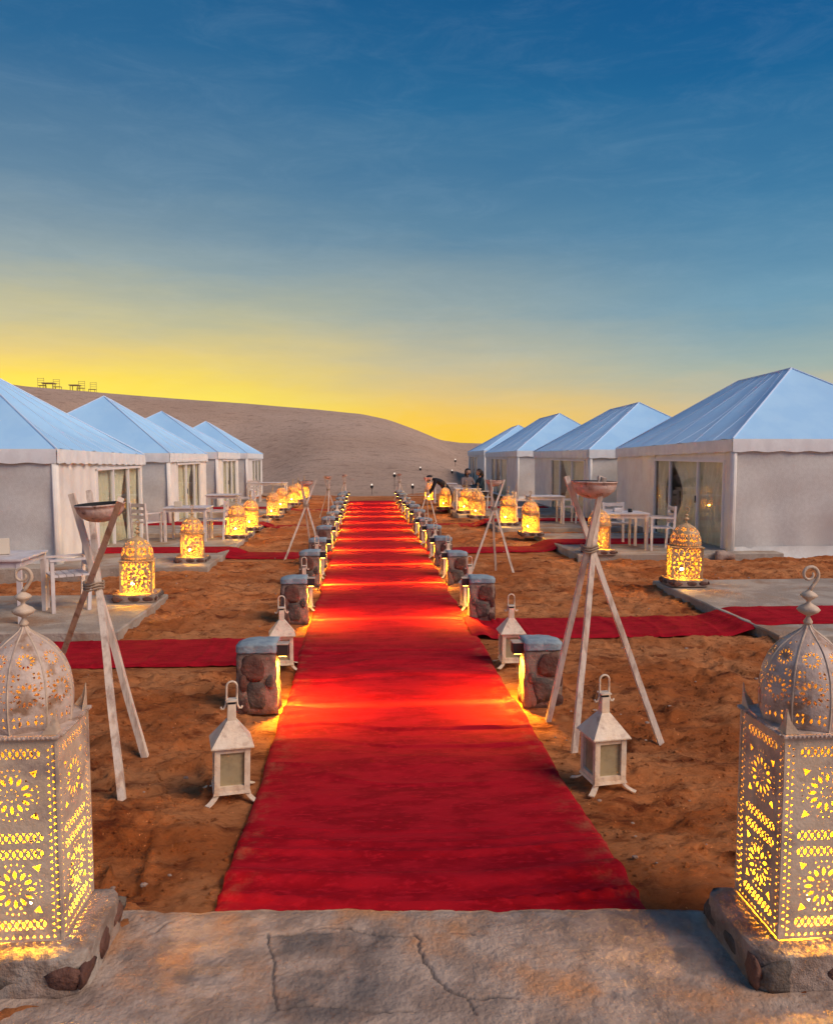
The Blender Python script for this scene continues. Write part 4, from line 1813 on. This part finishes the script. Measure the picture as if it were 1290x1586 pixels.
def chair(x, y, z, rz, label, s=1.0):
    root = empty('chair', (x, y, z), rz, label, 'chair', 'white wooden chairs around the tables')
    w, d, hs, hb_ = .46, .44, .44, .86
    bm = bmesh.new()
    for i in range(5):
        box(bm, 0, -d / 2 + d * (i + .5) / 5, hs, w, d / 5 - .01, .022)
    obj('seat', bm, M_white, root)
    for sx in (-1, 1):
        bm = bmesh.new()
        box(bm, sx * (w / 2 - .02), -d / 2 + .02, .31, .042, .042, .62)
        obj('leg', bm, M_white, root)
        bm = bmesh.new()
        bar(bm, (sx * (w / 2 - .02), d / 2 - .02, 0), (sx * (w / 2 - .02), d / 2 + .03, hb_), .042)
        obj('leg', bm, M_white, root)
        bm = bmesh.new()
        box(bm, sx * (w / 2 - .02), 0, .635, .06, d + .02, .024)
        obj('armrest', bm, M_white, root)
    bm = bmesh.new()
    for zc in (.56, .68, .81):
        box(bm, 0, d / 2 + .015, zc, w - .05, .018, .075)
    obj('backrest', bm, M_white, root)
    return root


# near left group
pz = .08
c = G(40, 935, pz)
table(-4.75, 9.25, pz, 1.25, .85, .74, R(3), 'white slatted table at the left edge with a card holder on it')
chair(-5.05, 8.68, pz, R(176), 'white chair at the left edge, tucked under the near side of the table')
chair(-3.95, 9.75, pz, R(-60), 'white chair between the left table and the stone block')
bm = bmesh.new()
box(bm, 0, -.02, .0605, .10, .012, .115, .004, Matrix.Rotation(R(-10), 3, 'X'))
box(bm, 0, .03, .0605, .10, .012, .115, .004, Matrix.Rotation(R(10), 3, 'X'))
box(bm, 0, .005, .006, .10, .07, .010)
o = obj('card_holder', bm, M_paper)
o.location = (-4.50, 9.28, pz + .742)
o.scale = (1.5, 1.4, 1.6)
o.rotation_euler = (0, 0, R(20))
tagp(o, 'pale cream card holder standing on the left slatted table', 'card holder')
# second left group
table(-4.15, 17.3, .09, .95, .8, .74, 0, 'small white table behind the second left lantern')
chair(-4.95, 16.9, .09, R(150), 'white armchair left of the small table behind the second left lantern')
chair(-3.60, 17.45, .09, R(-90), 'white chair right of the small table behind the second left lantern')
bm = bmesh.new()
box(bm, 0, 0, .06, .16, .10, .12, .01)
o = obj('napkin_box', bm, M_paper)
o.location = (-4.35, 17.2, .09 + .742)
tagp(o, 'pale box standing on the small white table of the second left tent', 'box')
# further left
table(-4.3, 22.4, .09, .9, .8, .74, 0, 'white table on the third left pad')
chair(-3.7, 22.6, .09, R(-90), 'white chair right of the table on the third left pad')
table(-4.2, 31.5, .09, 1.6, .8, .74, 0, 'long white table near the dune at the end of the left row')
chair(-4.6, 30.8, .09, R(180), 'white chair in front of the long table near the dune')
# right group
c = G(992, 850, .12)
table(4.75, 15.0, .12, .95, .80, .72, R(-2), 'white table in front of the nearest right tent doors')
chair(5.45, 14.75, .12, R(-95), 'white chair right of the table before the right tent doors')
chair(4.9, 15.65, .12, R(0), 'white chair behind the table before the right tent doors')
bm = bmesh.new()
box(bm, 0, 0, .04, .16, .10, .08, .01)
o = obj('napkin_box', bm, M_white)
o.location = (4.70, 15.0, .12 + .722)
tagp(o, 'small pale box on the table before the right tent doors', 'box')
bm = bmesh.new()
lathe(bm, [(0, 0), (.038, 0), (.045, .01), (.042, .07), (.034, .07), (.034, .015), (0, .014)], 14)
o = obj('ashtray_cup', bm, M_dark, None, True)
o.location = (4.92, 14.9, .12 + .722)
tagp(o, 'small dark cup on the table before the right tent doors', 'cup')
table(4.55, 20.6, .12, .95, .8, .74, 0, 'white table beside the third lantern of the right row')
chair(3.95, 20.5, .12, R(90), 'white chair left of the table beside the third right lantern')
chair(5.15, 20.6, .12, R(-90), 'white chair right of the table beside the third right lantern')
table(3.05, 25.2, .12, .85, .8, .74, 0, 'white table where the two people sit')
chair(3.62, 25.4, .12, R(-80), 'white chair under the person in the dark jacket')
table(2.75, 29.3, .12, .9, .7, .74, 0, 'white table near the dune behind the last right lantern')
chair(3.5, 29.4, .12, R(-90), 'white chair right of the table near the dune')


# ------------------------------------------------------------------ people
def skin_body(name, J, E, root_i, m, parent, sub=1):
    me = bpy.data.meshes.new(name)
    me.from_pydata([j[0] for j in J], E, [])
    o = link(name, me, parent)
    sm_ = o.modifiers.new('skin', 'SKIN')
    for i, v in enumerate(me.skin_vertices[0].data):
        v.radius = (J[i][1], J[i][2] if len(J[i]) > 2 else J[i][1])
        v.use_root = (i == root_i)
    sm_.use_smooth_shade = True
    ss = o.modifiers.new('sub', 'SUBSURF')
    ss.levels = ss.render_levels = sub
    me.materials.append(m)
    return o


def head(bm, c, r, face):
    """face: unit direction the person looks"""
    res = bmesh.ops.create_uvsphere(bm, u_segments=16, v_segments=12, radius=r)
    f = Vector(face).normalized()
    for v in res['verts']:
        p = v.co.copy()
        k = 1.18
        p.z *= k
        fr_ = p.dot(f)
        if p.z < 0:
            p -= (p - f * fr_) * .22 * (-p.z / r) * .6
        v.co = p + Vector(c)
    side_ = Vector((-f.y, f.x, 0))
    # nose, ears
    for q, sz in ((f * r * 1.02 + Vector((0, 0, -r * .12)), r * .17), (side_ * r * .98, r * .2), (-side_ * r * .98, r * .2)):
        rr_ = bmesh.ops.create_icosphere(bm, subdivisions=1, radius=sz)
        for v in rr_['verts']:
            v.co += Vector(c) + q


def person_seated(x, y, z, rz, label, cloth, legs, lean=.1, hair_long=True, long_robe=False):
    root = empty('person', (x, y, z), rz, label, 'person')
    # looks along -y in local space, sitting on a seat 0.45 high
    ln = lean
    J = [((0, 0, .55), .15, .12), ((0, -.02 - ln * .3, .75), .14, .10), ((0, -.02 - ln, .98), .17, .10), ((0, -.03 - ln * 1.2, 1.10), .06, .06),
         ((.18, -.02 - ln, 1.02), .06), ((.24, -.12 - ln, .80), .048), ((.14, -.34 - ln, .78), .036), ((.12, -.40 - ln, .78), .03),
         ((-.18, -.02 - ln, 1.02), .06), ((-.24, -.12 - ln, .80), .048), ((-.14, -.34 - ln, .80), .036), ((-.12, -.40 - ln, .80), .03),
         ((.10, -.06, .52), .10), ((.12, -.46, .52), .075), ((.12, -.48, .12), .05), ((.12, -.62, .05), .04),
         ((-.10, -.06, .52), .10), ((-.12, -.46, .52), .075), ((-.12, -.42, .12), .05), ((-.12, -.56, .05), .04)]
    E = [(0, 1), (1, 2), (2, 3), (2, 4), (4, 5), (5, 6), (6, 7), (2, 8), (8, 9), (9, 10), (10, 11), (0, 12), (12, 13), (13, 14),
         (14, 15), (0, 16), (16, 17), (17, 18), (18, 19)]
    skin_body('body', J, E, 0, cloth, root)
    hc = (0, -.06 - ln * 1.4, 1.24)
    bm = bmesh.new()
    head(bm, hc, .095, (0, -1, 0))
    tube(bm, [(0, -.03 - ln * 1.2, 1.08), (0, -.05 - ln * 1.3, 1.18)], .045, 8)
    for sx in (-1, 1):
        for k in range(5):
            a0 = Vector((sx * .12 + (k - 2) * .014, -.40 - ln, .79))
            tube(bm, [a0, a0 + Vector((0, -.05, 0)), a0 + Vector((0, -.08, -.015 - .004 * k))], [.008, .0075, .006], 5)
    obj('head', bm, M_skin, root, True)
    bm = bmesh.new()
    res = bmesh.ops.create_uvsphere(bm, u_segments=16, v_segments=12, radius=.108)
    kill = []
    for v in res['verts']:
        p = v.co.copy()
        if p.y < -.045 and p.z < .05:
            kill.append(v)
        p.z *= 1.15
        v.co = p + Vector(hc) + Vector((0, .015, .012))
    bmesh.ops.delete(bm, geom=kill, context='VERTS')
    if hair_long:
        tube(bm, [Vector(hc) + Vector((0, .09, .04)), Vector(hc) + Vector((0, .13, -.08)), Vector(hc) + Vector((0, .10, -.26))],
             [.06, .055, .02], 8)
    obj('hair', bm, M_hair, root, True)
    return root


person_seated(3.60, 25.38, .12, R(-80), 'seated person with dark ponytail and dark jacket facing the white table', M_jacket, M_black, .06)
person_seated(3.15, 26.2, .12, R(20), 'seated person in pale top behind the table, partly hidden by the companion', M_pinkcloth, M_black, .05)
# crouching person in a long black robe
rt = empty('person', (2.50, 26.9, 0.08), R(-90), 'person in a long black robe bending down beside a glowing lantern', 'person')
J = [((0, .1, .62), .17, .15), ((0, -.10, .88), .15, .12), ((0, -.34, 1.02), .17, .11), ((0, -.46, 1.03), .06),
     ((.17, -.32, .98), .06), ((.2, -.42, .72), .05), ((.14, -.56, .52), .038), ((.12, -.62, .46), .03),
     ((-.17, -.32, .98), .06), ((-.2, -.42, .72), .05), ((-.14, -.56, .52), .038), ((-.12, -.62, .46), .03),
     ((.10, .12, .50), .14), ((.13, .10, .08), .16), ((-.10, .12, .50), .14), ((-.13, .02, .08), .16)]
E = [(0, 1), (1, 2), (2, 3), (2, 4), (4, 5), (5, 6), (6, 7), (2, 8), (8, 9), (9, 10), (10, 11), (0, 12), (12, 13), (0, 14), (14, 15)]
skin_body('body', J, E, 0, M_black, rt)
bm = bmesh.new()
head(bm, (0, -.58, 1.02), .092, (0, -.8, -.5))
for sx in (-1, 1):
    for k in range(5):
        a0 = Vector((sx * .12 + (k - 2) * .013, -.62, .46))
        tube(bm, [a0, a0 + Vector((0, -.03, -.04)), a0 + Vector((0, -.035, -.075))], [.008, .0075, .006], 5)
obj('head', bm, M_skin, rt, True)
bm = bmesh.new()
rock_mesh(bm, 0, -.54, 1.055, .22, .23, .22, 3, 2, rough=.03)
obj('head_scarf', bm, M_black, rt, True)

# ------------------------------------------------------------------ small lights on stakes across the dune foot
for i, (px, py, h, dd) in enumerate(((576, 768, .55, 37), (639, 768, .55, 37), (651, 738, .55, 46), (611, 750, .55, 38.5), (700, 742, .55, 47),
                                     (705, 724, .55, 52))):
    d = CAMROT @ Vector(((px - 645) / 1200, (793 - py) / 1200, -1))
    p = CAM + d * (dd / d.y)
    root = empty('garden_light', (p.x, p.y, p.z - .15), 0,
                 'tiny stake light on the dune slope, ' + ['low, left of the farthest tripods', 'low, right of the farthest tripods', 'higher on the slope right of the carpet',
                                                          'just left of the farthest right tripod', 'near the corner of the last right tent',
                                                          'highest on the slope beside the last right tent'][i], 'garden light', 'stake lights on the dune')
    bm = bmesh.new()
    tube(bm, [(0, 0, -.1), (0, 0, .50)], .012, 6)
    obj('stake', bm, M_dark, root)
    bm = bmesh.new()
    lathe(bm, [(0, .50), (.05, .50), (.07, .56), (.08, .62), (0, .66)], 10)
    obj('lamp_head', bm, M_dark, root)
    bm = bmesh.new()
    bmesh.ops.create_icosphere(bm, subdivisions=2, radius=.042)
    for v in bm.verts:
        v.co.z += .69
    obj('globe', bm, M_star, root, True)

# ------------------------------------------------------------------ furniture on the dune crest, against the sky
M_shade = mat('dark_wood', (.35, .24, .12), .8)


def crest_chair(x, y, z, rz, label):
    root = empty('ladder_chair', (x, y, z), rz, label, 'chair', 'furniture on the crest of the dune')
    for sx in (-1, 1):
        bm = bmesh.new()
        bar(bm, (sx * .28, .22, -.3), (sx * .28, .26, 1.15), .025)
        obj('leg', bm, M_shade, root)
        bm = bmesh.new()
        bar(bm, (sx * .28, -.22, -.3), (sx * .28, -.22, .48), .04)
        obj('leg', bm, M_shade, root)
    bm = bmesh.new()
    box(bm, 0, 0, .46, .62, .5, .045)
    obj('seat', bm, M_shade, root)
    for k, zc in enumerate((.72, .92, 1.10)):
        bm = bmesh.new()
        box(bm, 0, .25, zc, .54, .02, .03)
        obj('slat', bm, M_shade, root)


def crest_table(x, y, z, w, label):
    root = empty('low_table', (x, y, z), 0, label, 'table', 'furniture on the crest of the dune')
    bm = bmesh.new()
    box(bm, 0, 0, .72, w, .8, .10, .02)
    obj('tabletop', bm, M_shade, root)
    for sx in (-1, 1):
        for sy in (-1, 1):
            bm = bmesh.new()
            bar(bm, (sx * (w / 2 - .12), sy * .3, -.3), (sx * (w / 2 - .12), sy * .3, .68), .05)
            obj('leg', bm, M_shade, root)


def crest(px, py, dist=75):
    d = CAMROT @ Vector(((px - 645) / 1200, (793 - py) / 1200, -1))
    return CAM + d * (dist / d.y)


for (px, py, t, lb) in ((66, 604, 'c', 'leftmost dark chair on the dune crest'), (90, 606, 'c', 'second dark chair from the left on the dune crest'),
                        (126, 608, 'c', 'third dark chair from the left on the dune crest'), (144, 610, 'c', 'rightmost dark chair on the dune crest')):
    p = crest(px, py)
    crest_chair(p.x, p.y, p.z - .05, R(180 if px < 100 else 0), lb)
for (px, py, w, lb) in ((77, 605, 1.1, 'dark low table between the left pair of chairs on the dune crest'), (117, 608, .9, 'dark low table beside the right pair of chairs on the dune crest')):
    p = crest(px, py)
    crest_table(p.x, p.y, p.z - .05, w, lb)

# ------------------------------------------------------------------ loose stones
p = G(1120, 868, .0)
bm = bmesh.new()
rock_mesh(bm, 0, 0, .08, .36, .26, .2, 77, 3, rough=.2)
o = obj('rock', bm, M_rock, None, True)
o.location = (p.x, p.y, 0)
tagp(o, 'pale sandy rock lying at the corner of the nearest right tent', 'rock')
p = G(1098, 864, .0)
bm = bmesh.new()
rock_mesh(bm, 0, 0, .05, .16, .14, .12, 79, 2, rough=.2)
o = obj('rock', bm, M_rock, None, True)
o.location = (p.x - .1, p.y, 0)
tagp(o, 'small sandy rock left of the larger rock by the right tent corner', 'rock')

# pebbles scattered on the sand: nobody could count them
bm = bmesh.new()
rr = random.Random(12)
for i in range(420):
    y = 3.5 * (22 / 3.5) ** rr.random()
    x = rr.uniform(-1, 1) * (1.2 + y * .45)
    if abs(x) < 1.0 or (x > 0 and 7.9 < y < 9.4) or (x < 0 and 7.1 < y < 8.6):
        continue
    s = rr.uniform(.006, .017)
    r = bmesh.ops.create_icosphere(bm, subdivisions=1, radius=s)
    for v in r['verts']:
        v.co = Vector((v.co.x * rr.uniform(.8, 1.5), v.co.y, v.co.z * .6)) + Vector((x, y, .008))
tagp(obj('pebbles', bm, M_rock), 'pale pebbles scattered over the trodden sand', 'pebbles', None, 'stuff')

# clods and gravel kicked up all over the sand: one object
n = 11000
y = 3.4 * (17 / 3.4) ** rng.random(n)
x = rng.uniform(-1, 1, n) * (1.0 + y * .62)
size = rng.uniform(.004, .011, n) * (1 + .6 * (rng.random(n) > .95)) * (.7 + y * .05)
ok = (np.abs(x) > .97) & ~((x > 0) & (y > 8.1) & (y < 9.3)) & ~((x < 0) & (y > 7.25) & (y < 8.5)) & (y > 3.45)
ok &= ~((x > 4.0) & (y > 7.7) & (y < 11.3)) & ~((x > 3.6) & (y > 14)) & ~((x < -2.9) & (y > 8.4) & (y < 10.8)) & ~((x < -2.9) & (y > 13.1))
ok &= ~((y > 15) & (y < 16.4))
x, y, size = x[ok], y[ok], size[ok]
dg = bpy.context.evaluated_depsgraph_get()
dg.update()
gobj = bpy.data.objects['sand_ground']
tb = bmesh.new()
bmesh.ops.create_icosphere(tb, subdivisions=1, radius=1)
tv = np.array([v.co[:] for v in tb.verts])
tf = np.array([[v.index for v in f.verts] for f in tb.faces])
tb.free()
zg = []
for a, b in zip(x, y):
    hit, loc, _, _ = gobj.ray_cast(Vector((a, b, 1)), Vector((0, 0, -1)))
    zg.append(loc.z if hit else 0)
zg = np.array(zg)
k = len(x)
V = tv[None] * size[:, None, None] * rng.uniform(.6, 1.3, (k, 1, 3)) * rng.uniform(.8, 1.2, (k, 12, 1))
V[:, :, 2] *= .7
V += np.stack([x, y, zg + size * .25], 1)[:, None, :]
Fc = (tf[None] + (np.arange(k) * 12)[:, None, None]).reshape(-1, 3)
me = bpy.data.meshes.new('clods')
V = V.reshape(-1, 3)
me.vertices.add(len(V))
me.vertices.foreach_set('co', V.astype(np.float32).ravel())
me.loops.add(len(Fc) * 3)
me.loops.foreach_set('vertex_index', Fc.ravel().astype(np.int32))
me.polygons.add(len(Fc))
me.polygons.foreach_set('loop_start', (np.arange(len(Fc)) * 3).astype(np.int32))
me.update(calc_edges=True)
me.materials.append(M_sand)
tagp(link('clods', me), 'small clods of earth scattered over the trodden sand', 'soil clods', None, 'stuff')
